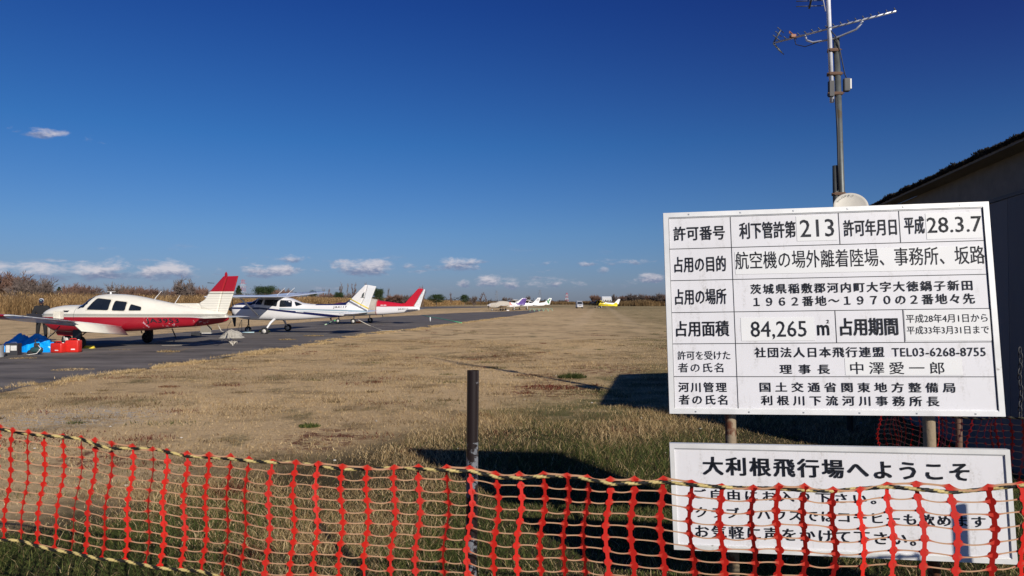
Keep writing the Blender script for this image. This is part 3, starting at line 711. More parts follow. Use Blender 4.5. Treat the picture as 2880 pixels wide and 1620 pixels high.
# ================================================================== AIRCRAFT
def interp(st, x):
    """stations sorted by falling x: (x, zb, zt, hw, zm)"""
    X_ = [-s[0] for s in st]
    return [float(np.interp(-x, X_, [s[i] for s in st])) for i in (1, 2, 3, 4)]
def smooth_st(st, n=56):
    st = np.array(sorted(st, key=lambda s: -s[0])); t = np.concatenate([[0], np.cumsum(np.hypot(np.diff(st[:, 0]), np.diff(st[:, 2])))])
    tt = np.linspace(0, t[-1], n); out = []
    # Catmull style tangents with limiting
    cols = []
    for c in range(st.shape[1]):
        y = st[:, c]; d = np.diff(y)/np.diff(t); m_ = np.zeros(len(y)); m_[0] = d[0]; m_[-1] = d[-1]
        for i in range(1, len(y)-1): m_[i] = 0 if d[i-1]*d[i] <= 0 else 2*d[i-1]*d[i]/(d[i-1]+d[i])
        k_ = np.clip(np.searchsorted(t, tt, side='right')-1, 0, len(t)-2); h = t[k_+1]-t[k_]; s = (tt-t[k_])/h
        cols.append((2*s**3-3*s**2+1)*y[k_]+(s**3-2*s**2+s)*h*m_[k_]+(-2*s**3+3*s**2)*y[k_+1]+(s**3-s**2)*h*m_[k_+1])
    return [tuple(r) for r in np.stack(cols, 1)]
def sect(st, x, ang, nu, nl, off=0.0):
    zb, zt, hw, zm = interp(st, x); c, s = math.cos(ang), math.sin(ang)
    n = nu if s > 0 else nl
    y = math.copysign(abs(c)**(2/n), c)*hw; z = math.copysign(abs(s)**(2/n), s)*((zt-zm) if s > 0 else (zm-zb)) + zm
    if off:
        l = math.hypot(y, z-zm) or 1; y += off*y/l; z += off*(z-zm)/l
    return Vector((x, y, z))
def side_y(st, x, z, nu, nl):
    zb, zt, hw, zm = interp(st, x)
    if z >= zm: t = min(1, (z-zm)/(zt-zm)); n = nu
    else: t = min(1, (zm-z)/(zm-zb)); n = nl
    return hw*max(0.0, 1-t**n)**(1/n)
def fuselage(name, st, nu, nl, m, parent, seg=32, x0=None, x1=None, off=0.0, a0=None, a1=None):
    """whole loft, or a patch of it between two stations and two angles"""
    bm = bmesh.new(); rings = []
    xs = [s[0] for s in st if (x0 is None or x1 <= s[0] <= x0)]
    if x0 is not None: xs = [x0] + [x for x in xs if x1+.01 < x < x0-.01] + [x1]
    full = a0 is None
    for x in xs:
        if full: ang = [2*math.pi*k_/seg for k_ in range(seg)]
        else: ang = [a0 + (a1-a0)*k_/seg for k_ in range(seg+1)]
        rings.append([bm.verts.new(sect(st, x, a, nu, nl, off)) for a in ang])
    m_ = len(rings[0])
    for r0, r1 in zip(rings, rings[1:]):
        for k_ in range(m_ if full else m_-1): bm.faces.new((r0[k_], r0[(k_+1) % m_], r1[(k_+1) % m_], r1[k_]))
    if full and off == 0: bm.faces.new(rings[0][::-1]); bm.faces.new(rings[-1])
    return from_bm(name, bm, m, parent, True)
def side_patch(name, st, nu, nl, poly, m, parent, sides=(1, -1), off=.008, rnd=0.0):
    out = []
    for sd_ in sides:
        bm = bmesh.new(); P = [Vector((x, 0, z)) for x, z in poly]
        if rnd:
            Q = []
            for i, p in enumerate(P):
                a, b = P[i-1], P[(i+1) % len(P)]
                for t in (0, .25, .5, .75, 1):
                    u = p + (a-p).normalized()*rnd; v = p + (b-p).normalized()*rnd
                    Q.append(u*(1-t)**2 + p*2*t*(1-t) + v*t*t)
            P = Q
        vs = [bm.verts.new(p) for p in P]; f = bm.faces.new(vs)
        bmesh.ops.triangulate(bm, faces=[f])
        bmesh.ops.subdivide_edges(bm, edges=bm.edges[:], cuts=3, use_grid_fill=True)
        for v in bm.verts: v.co.y = sd_*(side_y(st, v.co.x, v.co.z, nu, nl)+off)
        out.append(from_bm(name, bm, m, parent, True))
    return out
AF = [(0, 0), (.012, .28), (.05, .58), (.12, .82), (.25, .98), (.4, 1.0), (.6, .82), (.8, .48), (.93, .19), (1, .02)]
def foil(le, te, z_le, z_te, th, y, lower=.55):
    """closed airfoil ring in the plane y = const; le/te x positions"""
    up = [(t, h*th/2) for t, h in AF]; lo = [(t, -h*th/2*lower*1.2) for t, h in AF[::-1][1:-1]]
    return [Vector((le+(te-le)*t, y, z_le+(z_te-z_le)*t+h)) for t, h in up+lo]
def wing_mesh(name, secs, m, parent):
    bm = bmesh.new(); rings = [[bm.verts.new(v) for v in foil(*s)] for s in secs]; n = len(rings[0])
    for r0, r1 in zip(rings, rings[1:]):
        for k_ in range(n): bm.faces.new((r0[k_], r0[(k_+1) % n], r1[(k_+1) % n], r1[k_]))
    bm.faces.new(rings[0][::-1]); bm.faces.new(rings[-1])
    return from_bm(name, bm, m, parent, True)
def fin_slab(name, pts, t, m, parent, y=0.0):
    """upright surface with a rounded, thinner rim"""
    n = len(pts); c = Vector((sum(p[0] for p in pts)/n, 0, sum(p[1] for p in pts)/n)); bm = bmesh.new(); R_ = []
    for yy, s in ((-t, .86), (-t*.35, 1), (t*.35, 1), (t, .86)):
        R_.append([bm.verts.new((c.x+(x-c.x)*s, y+yy, c.z+(z-c.z)*s)) for x, z in pts])
    for r0, r1 in zip(R_, R_[1:]):
        for k_ in range(n): bm.faces.new((r0[k_], r0[(k_+1) % n], r1[(k_+1) % n], r1[k_]))
    bm.faces.new(R_[0][::-1]); bm.faces.new(R_[-1])
    return from_bm(name, bm, m, parent)
def wheel(parent, x, y, r, w=.15, name='wheel', hub=None):
    prof = [(r*.55, -w*.3), (r*.62, -w*.48), (r*.85, -w*.5), (r*.97, -w*.3), (r, 0), (r*.97, w*.3), (r*.85, w*.5), (r*.62, w*.48), (r*.55, w*.3)]
    o = lathe(name, prof, M_rubber, parent, 'y', 24, (x, y, r))
    lathe('hub', [(r*.15, -w*.42), (r*.5, -w*.36), (r*.56, -w*.2), (r*.56, w*.2), (r*.5, w*.36), (r*.15, w*.42)], hub or M_hub, o, 'y', 16, (x, y, r))
    return o
def propeller(parent, x, z, rad, ang, m=None, spin=.17):
    bm = bmesh.new()
    for s in (0, math.pi):
        prev = None
        for i in range(7):
            t = i/6; rr = .08 + (rad-.08)*t; wd = .055+.05*math.sin(math.pi*min(1, t*1.1))*1.0; tw = R(60-42*t)
            a = ang+s; ry, rz = math.cos(a), math.sin(a)
            tx, ty_, tz_ = math.sin(tw), -math.sin(a)*math.cos(tw), math.cos(a)*math.cos(tw)
            c = Vector((x, ry*rr, z+rz*rr)); e = Vector((tx, ty_, tz_))*wd; q = Vector((.008, 0, 0))
            ring = [bm.verts.new(c+e+q*.3), bm.verts.new(c+q*1.6), bm.verts.new(c-e+q*.3), bm.verts.new(c-q)]
            if prev:
                for k_ in range(4): bm.faces.new((prev[k_], prev[(k_+1) % 4], ring[(k_+1) % 4], ring[k_]))
            else: bm.faces.new(ring[::-1])
            prev = ring
        bm.faces.new(prev)
    o = from_bm('propeller', bm, M_dark, parent)
    lathe('spinner', [(spin, -.12), (spin*.97, 0), (spin*.8, .12), (spin*.45, .24), (.02, .3)], m or M_white, o, 'x', 20, (x, 0, z))
def side_text(s, st, nu, nl, xa, xb, z0, z1, m, parent, off=0.0, slant=0.0, sp=1.0, side=1):
    def fn(u, v):
        x = xa+(xb-xa)*u + slant*v*(1 if xb < xa else -1)*-1; z = z0+(z1-z0)*v
        return (x, side*(side_y(st, x, z, nu, nl)+.006), z)
    return fit_text(s, fn, m, parent, sp, off)
def taper(secs): return secs

# ------------------------------------------------ 1: red and cream low wing aircraft
def aircraft_red_cream():
    t = thing('light_aircraft', 'low wing light aircraft, cream above and red below, nearest at the left', 'aircraft', (-15.1, 26.05, 0), 2.992)
    t.scale = (1.063,)*3
    CREAM = (.76, .73, .64); RED_ = (.34, .008, .02); G = (.12, .12, .10)
    st = smooth_st([(2.68, .84, 1.20, .34, 1.02), (2.6, .76, 1.28, .42, 1.02), (2.42, .62, 1.36, .49, 1.0), (2.2, .5, 1.405, .53, 1.0), (1.87, .47, 1.445, .56, 1.0), (1.47, .46, 1.455, .58, 1.0),
        (1.16, .46, 1.47, .585, 1.0), (.95, .46, 1.60, .585, 1.0), (.78, .46, 1.745, .58, 1.0), (.55, .47, 1.82, .58, 1.0), (.2, .48, 1.85, .58, 1.0), (-.3, .50, 1.835, .57, 1.0), (-.71, .52, 1.80, .545, 1.0), (-1.49, .57, 1.66, .46, 1.0),
        (-2.26, .64, 1.515, .35, 1.01), (-3.2, .71, 1.36, .235, 1.03), (-3.9, .80, 1.24, .15, 1.03), (-4.25, .88, 1.15, .09, 1.02), (-4.36, .95, 1.09, .03, 1.02)])
    lay = [(G, [(0, 0, 1, -1.125), (0, 0, -1, 1.14)], None), (G, [(0, 0, 1, -1.085), (0, 0, -1, 1.112)], None), (G, [(0, 0, 1, -1.05), (0, 0, -1, 1.068)], None),
           (RED_, [(0, 0, -1, 1.03)], None),
           ((.62, .55, .58), [(0, 0, -1, .86), (-1, 0, 0, -2.0), (1, 0, 0, 2.6)], .58), ((.62, .50, .55), [(0, 0, -1, 1.0), (-1, 0, 0, -2.2), (1, 0, 0, 2.5)], .60),
           ((.62, .5, .55), [(0, 0, -1, 1.01), (-1, 0, 0, -1.38), (1, 0, 0, 1.62)], .57), ((.66, .58, .6), [(0, 0, -1, .93), (-1, 0, 0, -3.1), (1, 0, 0, 3.75)], .57)]
    mf = livery('cream_and_red_paint', CREAM, lay, .35)
    nu, nl = 2.35, 3.4
    f = fuselage('fuselage', st, nu, nl, mf, t)
    fuselage('windscreen', st, nu, nl, M_glass, t, 18, 1.13, .74, .007, R(36), R(144))
    for pl, r_ in (([(.72, 1.29), (.43, 1.70), (-.17, 1.64), (-.14, 1.27)], .07), ([(-.27, 1.26), (-.32, 1.61), (-.78, 1.56), (-.76, 1.25)], .06), ([(-.89, 1.26), (-.93, 1.49), (-1.33, 1.385), (-1.33, 1.26)], .05)):
        c = (sum(p[0] for p in pl)/4, sum(p[1] for p in pl)/4)
        fr = [(c[0]+(x-c[0])*1.12, c[1]+(z-c[1])*1.14) for x, z in pl]
        for o in side_patch('window_frame', st, nu, nl, fr, mat('cream_trim', (.66, .62, .52), .4), t, off=.004, rnd=r_): pass
        side_patch('window', st, nu, nl, pl, M_glass, t, off=.009, rnd=r_)
    side_patch('quarter_window', st, nu, nl, [(1.05, 1.36), (.72, 1.74), (.60, 1.76), (.86, 1.36)], M_glass, t, off=.006, rnd=.03)
    side_patch('cowl_vent', st, nu, nl, [(1.73, 1.20), (1.66, 1.26), (1.42, 1.26), (1.46, 1.20)], M_dark, t, off=.006)
    tube('door_seam', [(x, side_y(st, x, z, nu, nl)*-1-.004, z) for x, z in [(.75, .6), (.78, 1.2), (.5, 1.74), (-.15, 1.7), (-.2, 1.2), (-.2, .6)]], .006, M_dark, t, 4)
    for xs_ in (1.2, 2.55): fuselage('panel_seam', st, nu, nl, M_dark, t, 32, xs_+.005, xs_-.005, .002)
    # fin, dorsal fillet, rudder
    lf = [(RED_, [(0, 0, 1, -1.925)], None), (G, [(0, 0, 1, -1.875), (0, 0, -1, 1.885)], None), (G, [(0, 0, 1, -1.84), (0, 0, -1, 1.862)], None)]
    for i in range(7): lf.append(((.30, .28, .24), [(0, 0, 1, -(1.25+.085*i)), (0, 0, -1, 1.257+.085*i)], None))
    mfin = livery('fin_cream_red', CREAM, lf, .35, .05)
    fin_slab('fin', [(-3.86, 1.17), (-3.3, 1.36), (-3.22, 1.50), (-3.45, 1.64), (-3.63, 1.91), (-4.16, 2.46), (-4.30, 2.47), (-4.10, 1.84), (-3.94, 1.16)], .045, mfin, t)
    fin_slab('rudder', [(-3.955, 1.155), (-4.115, 1.84), (-4.315, 2.46), (-4.71, 2.47), (-4.53, 1.84), (-4.29, 1.15)], .032, mfin, t)
    fin_slab('dorsal_fillet', [(-2.0, 1.50), (-2.3, 1.515), (-3.2, 1.515), (-3.4, 1.40), (-3.2, 1.3), (-2.3, 1.42)], .03, mf, t)
    fin_slab('beacon', [(-4.2, 2.46), (-4.21, 2.55), (-4.25, 2.62), (-4.29, 2.55), (-4.3, 2.46)], .03, mat('beacon_red', (.35, .01, .02), .2), t)
    tube('fin_probe', [(-3.8, 0, 2.22), (-3.55, 0, 2.235)], .012, M_dark, t, 6)
    # stabilator
    ms = livery('stabilator_paint', CREAM, [(RED_, [(0, 1, 0, -1.45)], None), (RED_, [(0, -1, 0, -1.45)], None)], .35)
    wing_mesh('stabilator', [(-3.55, -4.30, 1.02, 1.02, .04, -1.58), (-3.50, -4.34, 1.02, 1.02, .07, -1.5), (-3.45, -4.38, 1.02, 1.02, .09, 0), (-3.50, -4.34, 1.02, 1.02, .07, 1.5), (-3.55, -4.30, 1.02, 1.02, .04, 1.58)], ms, t)
    # wings
    mw = livery('wing_white_red_tips', (.76, .75, .72), [(RED_, [(1.0, .55, 0, -2.35)], None), (RED_, [(1.0, -.55, 0, -2.35)], None)], .3, .12)
    for s in (1, -1):
        zz = lambda y: .70+.105*(y-.5)
        wing_mesh('wing', [(1.30, -.72, zz(.3), zz(.3)-.02, .21, s*.3), (1.12, -.72, zz(.55), zz(.55)-.02, .20, s*.55), (.95, -.34, zz(.85), zz(.85)-.01, .185, s*.85)] if False else
                  [(1.15, -.66, zz(.3), zz(.3), .21, s*.3), (.76, -.62, zz(1.0), zz(1.0), .185, s*1.0), (.72, -.60, zz(2.75), zz(2.75), .18, s*2.75)], mw, t)
        wing_mesh('outer_wing', [(.72, -.90, zz(2.76), zz(2.76)-.01, .18, s*2.76), (.70, -.90, zz(4.5), zz(4.5)-.01, .17, s*4.5), (.62, -.84, zz(4.78), zz(4.78), .12, s*4.78), (.38, -.68, zz(4.9)+.01, zz(4.9)+.01, .03, s*4.9)], mw, t)
        # flap, drooped on the port side as in the photo
        d = -.31 if s > 0 else -.06
        x1 = -.98 if s > 0 else -1.0
        wing_mesh('flap', [(-.625, x1, zz(.62)-.01, zz(.62)+d, .10, s*.62), (-.615, x1, zz(2.72)-.01, zz(2.72)+d, .10, s*2.72)], livery('flap_paint_%d' % (s+1), (.68, .65, .55), [], .35), t)
        tube('aileron_gap', [(-.55, s*2.8, zz(2.8)+.055), (-.55, s*4.5, zz(4.5)+.05)], .007, M_dark, t, 4)
        bm = bmesh.new(); b_tube(bm, [(.05, s*1.6, .72), (.02, s*1.6, .42), (0, s*1.6, .2)], [.05, .035, .03], 10); b_tube(bm, [(.02, s*1.6, .42), (-.35, s*1.5, .70)], .02, 8)
        leg = from_bm('gear_leg', bm, M_dark, t, True)
        wheel(t, 0, s*1.68, .215, .16, hub=M_dark)
        box('gear_door', (.0, s*1.80, .43), (.30, .03, .42), mat('gear_door_grey_%d' % (s+1), (.06, .065, .065), .5), t, Matrix.Rotation(R(4)*s, 3, 'X'), .02)
    # nose gear
    bm = bmesh.new(); b_tube(bm, [(1.85, 0, .62), (1.95, 0, .38), (1.96, 0, .34)], [.045, .04, .05], 12)
    b_tube(bm, [(1.96, .07, .42), (2.0, .09, .34), (1.98, .09, .17)], .022, 8); b_tube(bm, [(1.96, -.07, .42), (2.0, -.09, .34), (1.98, -.09, .17)], .022, 8); b_box(bm, (1.97, 0, .42), (.10, .2, .05), bevel=.01)
    from_bm('nose_gear_fork', bm, M_hub, t, True); wheel(t, 1.97, 0, .19, .13, 'nose_wheel')
    fin_slab('nose_gear_door', [(1.55, .50), (1.58, .34), (2.2, .36), (2.3, .50)], .01, mat('door_red', (.40, .012, .02), .4), t, .16)
    propeller(t, 2.74, 1.03, .93, R(4), mat('spinner_cream', (.66, .62, .52), .35), .16)
    for x0_, x1_, z0_, z1_ in ((-1.50, -1.78, 1.66, 1.95), (-2.28, -2.5, 1.51, 1.80)): tube('whip_antenna', [(x0_, 0, z0_-.03), (x0_-.06, 0, z0_+.06), (x1_, 0, z1_)], [.02, .012, .005], M_white, t, 6)
    bm = bmesh.new(); b_tube(bm, [(.22, 0, 1.84), (.22, 0, 1.92)], [.035, .03], 8); b_box(bm, (.2, 0, 1.93), (.3, .05, .012)); from_bm('roof_antenna', bm, M_white, t)
    tube('belly_antenna', [(-1.0, 0, .53), (-1.04, 0, .44)], .02, M_dark, t, 6)
    tube('tail_tie_ring', [(-3.55, 0, .76), (-3.7, 0, .62), (-3.72, 0, .58)], .02, M_dark, t, 6)
    side_text('JA3953', st, nu, nl, -1.55, -2.70, .79, .985, M_black, t, .022, -.05, 1.12)
    side_text('JA3953', st, nu, nl, -2.68, -1.55, .80, .985, M_black, t, .012, 0, 1.12, -1)
aircraft_red_cream()

def highwing(t, spec):
    st = smooth_st(spec['st']); nu, nl = spec.get('n', (2.6, 3.6)); mf = spec['mf']
    fuselage('fuselage', st, nu, nl, mf, t)
    wz = spec['wz']; b = spec.get('span', 5.45); le, te = spec.get('chord', (.95, -.62))
    mw = spec['mw']
    bm = bmesh.new()
    dz = .028
    secs = [(le-.4, te+.05, wz+dz*b, wz+dz*b, .03, -b-.08), (le-.3, te+.02, wz+dz*b, wz+dz*b, .12, -b), (le, te, wz+dz*2.6, wz+dz*2.6, .2, -2.6), (le, te, wz, wz, .21, 0), (le, te, wz+dz*2.6, wz+dz*2.6, .2, 2.6), (le-.3, te+.02, wz+dz*b, wz+dz*b, .12, b), (le-.4, te+.05, wz+dz*b, wz+dz*b, .03, b+.08)]
    w = wing_mesh('wing', secs, mw, t)
    tube('flap_gap', [(te+.38, -2.6, wz+dz*2.6+.055), (te+.38, 0, wz+.055), (te+.38, 2.6, wz+dz*2.6+.055)], .006, M_dark, w, 4)
    for s in (1, -1):
        fin_slab('wing_strut', [(.62, 0), (.70, 0), (.70, 1), (.62, 1)], .012, spec['ms'], t) if False else None
        bm = bmesh.new(); b_tube(bm, [(.72, s*.56, spec['zs']), (.62, s*2.5, wz+.03)], .042, 8); from_bm('wing_strut', bm, spec['ms'], t, True)
        mg = spec['mg']
        bm = bmesh.new(); b_tube(bm, [(-.12, s*.40, spec['zb']+.06), (-.06, s*.75, spec['zb']-.12), (0, s*1.16, .24)], [.075, .06, .04], 8); from_bm('gear_leg', bm, mg, t, True)
        wheel(t, 0, s*1.25, .20, .17)
    if spec.get('nose', True):
        bm = bmesh.new(); b_tube(bm, [(1.62, 0, spec['zb']+.15), (1.62, 0, .40)], [.04, .035], 8)
        for q in (-.08, .08): b_tube(bm, [(1.62, q*.5, .46), (1.64, q, .38), (1.65, q, .18)], .02, 8)
        from_bm('nose_gear', bm, M_dark, t, True); wheel(t, 1.65, 0, .18, .13, 'nose_wheel')
    sz = spec['sz']; sx = spec['sx']
    wing_mesh('stabiliser', [(sx-.35, sx-1.05, sz, sz, .04, -1.75), (sx-.25, sx-1.08, sz, sz, .06, -1.65), (sx, sx-1.2, sz, sz, .1, 0), (sx-.25, sx-1.08, sz, sz, .06, 1.65), (sx-.35, sx-1.05, sz, sz, .04, 1.75)], spec['mstab'], t)
    return st, nu, nl
# ------------------------------------------------ 2: white high wing aircraft with navy stripes
def aircraft_navy():
    t = thing('light_aircraft', 'white high wing light aircraft with navy stripes, JA4117 on its side', 'aircraft', (-12.6, 36.6, 0), 2.983); t.rotation_euler = (R(-2.0), 0, 2.983)
    NAVY = (.008, .012, .075); GR = (.26, .36, .42); WH = (.74, .73, .73)
    lay = [(GR, [(-.03, 0, 1, -1.30), (.03, 0, -1, 1.37), (-1, 0, 0, -.45)], None), (GR, [(-.035, 0, 1, -1.235), (.035, 0, -1, 1.26), (-1, 0, 0, -.45)], None),
           (NAVY, [(-.115, 0, 1, -1.235), (.10, 0, -1, 1.33), (-1, 0, 0, .75)], None), (NAVY, [(0, 0, 1, -1.30), (0, 0, -1, 1.40), (1, 0, 0, -.7)], None),
           (NAVY, [(0, 0, 1, -1.52), (1, 0, 0, -1.12)], None), (NAVY, [(1, 0, 0, -2.32)], None), (NAVY, [(.5, 0, 1, -2.57), (1, 0, 0, -1.1)], None),
           (NAVY, [(0, 0, 1, -1.44), (0, 0, -1, 1.47), (1, 0, 0, -1.0)], None), (NAVY, [(0, 0, 1, -1.50), (-1, 0, 0, -2.3)], None)]
    mf = livery('white_navy_paint', WH, lay, .3, .06)
    mw = livery('white_wing_paint', (.72, .73, .76), [], .25, .1)
    st, nu, nl = highwing(t, dict(st=[(2.44, 1.12, 1.42, .28, 1.3), (2.36, 1.02, 1.50, .40, 1.3), (2.2, .90, 1.58, .48, 1.3), (1.9, .78, 1.63, .53, 1.28), (1.6, .73, 1.66, .55, 1.26), (1.27, .71, 1.685, .56, 1.25),
        (1.1, .70, 1.78, .56, 1.25), (.92, .70, 1.87, .56, 1.25), (.7, .70, 1.92, .56, 1.25), (.3, .69, 1.94, .56, 1.25), (-.5, .69, 1.93, .55, 1.25), (-.85, .70, 1.86, .52, 1.24), (-1.1, .71, 1.77, .48, 1.22), (-1.5, .73, 1.62, .41, 1.2),
        (-2.2, .78, 1.55, .31, 1.18), (-3.23, .84, 1.56, .24, 1.18), (-4.2, .95, 1.49, .15, 1.18), (-4.9, 1.06, 1.30, .06, 1.15), (-5.1, 1.12, 1.22, .03, 1.15)], mf=mf, mw=mw, ms=M_white, mg=M_white, wz=1.93, zs=.96, zb=.72, sz=1.13, sx=-3.98, mstab=mw))
    fuselage('windscreen', st, nu, nl, M_glass, t, 16, 1.24, .93, .007, R(28), R(152))
    for pl in ([(.93, 1.55), (.80, 1.81), (.52, 1.81), (.56, 1.53)], [(.43, 1.52), (.40, 1.81), (-.34, 1.80), (-.30, 1.45)], [(-.46, 1.42), (-.46, 1.78), (-1.02, 1.75), (-1.10, 1.62), (-1.12, 1.43)]):
        side_patch('window', st, nu, nl, pl, M_glass, t, off=.008, rnd=.05)
    side_patch('rear_window', st, nu, nl, [(-1.17, 1.70), (-1.30, 1.66), (-1.62, 1.54), (-1.33, 1.46)], M_glass, t, off=.012, rnd=.04)
    side_patch('cowl_panel', st, nu, nl, [(2.25, 1.52), (2.18, 1.42), (1.62, 1.40), (1.45, 1.52)], mat('white_panel', (.72, .72, .72), .3), t, off=.006, rnd=.03)
    side_patch('door_seam', st, nu, nl, [(.5, .75), (.5, .76), (-.38, .76), (-.38, .75)], M_dark, t, off=.003)
    lf = [(NAVY, [(1.02, 0, 1, 2.50-.005)], None)]
    mfin = livery('fin_white_navy', WH, [(NAVY, [(.98, 0, 1, 2.33)], None)], .3, .06)
    fin_slab('fin', [(-2.9, 1.50), (-3.9, 1.62), (-4.2, 1.84), (-5.0, 2.56), (-5.12, 2.56), (-4.92, 1.86), (-4.54, 1.20), (-3.6, 1.35)], .04, mfin, t)
    fin_slab('rudder', [(-4.56, 1.16), (-4.94, 1.86), (-5.14, 2.56), (-5.60, 2.48), (-5.33, 1.85), (-5.12, 1.2), (-5.08, 1.02), (-4.7, 1.0)], .03, livery('rudder_paint', (.72, .73, .74), [(GR, [(0, 0, -1, 1.18)], None)], .3, .05), t)
    side_text('JA4117', st, nu, nl, -3.30, -4.02, 1.32, 1.46, M_black, t, .022, 0, 1.15)
    fin_slab('tail_emblem', [(-4.78, 1.90), (-4.84, 2.08), (-4.97, 2.20), (-4.94, 2.02), (-4.90, 1.90), (-5.0, 1.885), (-4.72, 1.885)], .001, mat('emblem_grey', (.08, .09, .09), .5), t, .040)
    # registration on the starboard wing upper surface
    def fn(u, v):
        y = -2.5-2.6*u; x = .3-.75*v; th = .2 if y > -2.6 else .2-.08*(-y-2.6)/2.7
        tt = (.95-x)/1.57; return (x, y, 1.93+.028*abs(y)+float(np.interp(tt, [a[0] for a in AF], [a[1] for a in AF]))*th/2+.012)
    fit_text('JA4117', lambda u, v: fn(1-u, 1-v), M_black, t, 1.1, .01)
    propeller(t, 2.5, 1.27, .95, R(82), mat('spinner_black', (.02, .02, .022), .4), .15)
    for x_ in (.05, -.5): tube('whip_antenna', [(x_, -.15, 2.0), (x_-.05, -.15, 2.06), (x_-.48, -.15, 2.42)], [.02, .012, .006], M_white, t, 6)
    tube('belly_antenna', [(-1.9, 0, .76), (-1.92, 0, .68)], .015, M_white, t, 6)
    side_patch('step_plate', st, nu, nl, [(-1.32, 1.16), (-1.32, 1.20), (-1.72, 1.17), (-1.72, 1.13)], M_white, t, off=.006)
aircraft_navy()

# ------------------------------------------------ generic low wing (3 and 4)
def lowwing(t, mf, mw, mstab, fin, rudder, mfin, mrud, cover=None, dih=.11, windows=False, port_only=False):
    st = smooth_st([(2.55, .84, 1.22, .34, 1.04), (2.4, .70, 1.38, .46, 1.02), (2.1, .56, 1.48, .52, 1.0), (1.64, .52, 1.54, .56, 1.0), (1.2, .52, 1.56, .58, 1.0), (.85, .53, 1.74, .58, 1.0), (.5, .55, 1.85, .58, 1.0), (-.1, .58, 1.88, .57, 1.0), (-.79, .62, 1.82, .52, 1.0),
        (-1.4, .63, 1.70, .45, 1.0), (-2.2, .69, 1.60, .36, 1.05), (-3.3, .80, 1.44, .22, 1.1), (-4.0, .90, 1.30, .12, 1.1), (-4.5, 1.0, 1.16, .03, 1.08)])
    nu, nl = 2.4, 3.4
    fuselage('fuselage', st, nu, nl, mf, t)
    for s in (1, -1):
        zz = lambda y: .64+dih*(y-.5)
        wing_mesh('wing', [(1.25, -.7, zz(.3), zz(.3), .2, s*.3), (.95, -.66, zz(1), zz(1), .18, s*1), (.92, -.62, zz(4.3), zz(4.3), .17, s*4.3), (.7, -.5, zz(4.6), zz(4.6), .04, s*4.6)], mw, t)
        bm = bmesh.new(); b_tube(bm, [(0, s*1.4, .68), (0, s*1.4, .2)], [.05, .035], 8); from_bm('gear_leg', bm, M_hub, t, True)
        wheel(t, 0, s*1.5, .20, .16)
    bm = bmesh.new(); b_tube(bm, [(1.85, 0, .6), (1.88, 0, .2)], [.045, .04], 8); from_bm('nose_gear', bm, M_hub, t, True); wheel(t, 1.9, .06, .18, .12, 'nose_wheel')
    fin_slab('fin', fin, .04, mfin, t); fin_slab('rudder', rudder, .03, mrud, t)
    wing_mesh('stabilator', [(-3.7, -4.4, 1.06, 1.06, .04, -1.5), (-3.6, -4.45, 1.06, 1.06, .08, 0), (-3.7, -4.4, 1.06, 1.06, .04, 1.5)], mstab, t)
    if cover:
        n0 = cover
        o = fuselage('cabin_cover', st, nu, nl, M_canvas, t, 24, n0[0], n0[1], .035, R(-35), R(215))
    propeller(t, 2.6, 1.06, .9, R(75), M_white, .15)
    return st, nu, nl
def aircraft_red_white():
    t = thing('light_aircraft', 'red topped white low wing aircraft with beige cabin cover, tail showing behind the white fin', 'aircraft', (-11.7, 53.3, 0), 2.937)
    t.scale = (1.05,)*3
    RD = (.52, .012, .03); WH = (.74, .72, .72); K = (.02, .02, .025)
    mf = livery('red_over_white', WH, [(RD, [(0, 0, 1, -1.26), (-1, 0, 0, -1.30)], None), (K, [(0, 0, 1, -1.235), (0, 0, -1, 1.25), (-1, 0, 0, -1.2)], None), ((.40, .012, .05), [(0, 0, 1, -1.40), (1, 0, 0, -1.0)], None)], .35, .05)
    mfin = livery('fin_red', RD, [(WH, [(0, 0, -1, 1.26)], None)], .35, .05)
    st, nu, nl = lowwing(t, mf, livery('wing_white_b', WH, [], .3), livery('stab_white_b', WH, [], .3),
        [(-3.1, 1.46), (-3.31, 1.45), (-4.37, 2.55), (-4.80, 2.55), (-4.02, 1.30), (-3.7, 1.25)],
        [(-4.05, 1.28), (-4.83, 2.52), (-4.91, 2.48), (-4.47, 1.04), (-4.15, 1.05)], mfin, M_white, (1.05, -1.33))
    for x_ in (-4.45, -4.6): tube('beacon', [(x_, 0, 2.54), (x_, 0, 2.64)], [.035, .02], M_redp, t, 8)
    side_text('JA3510', st, nu, nl, -2.92, -3.70, .98, 1.12, M_black, t, .02, 0, 1.1)
    tube('cover_strap', [Vector(sect(st, -1.3, R(a), nu, nl, .05)) for a in range(-60, 241, 20)], .018, mat('strap_red', (.3, .02, .03), .7), t, 6)
    tube('belly_mast', [(-1.6, 0, .64), (-1.66, 0, .46)], .025, M_dark, t, 6)
    for x_ in (-1.62, -1.85): side_patch('nameplate', st, nu, nl, [(x_, 1.33), (x_, 1.38), (x_-.2, 1.37), (x_-.2, 1.33)], M_white, t, off=.006, sides=(1,))
aircraft_red_white()
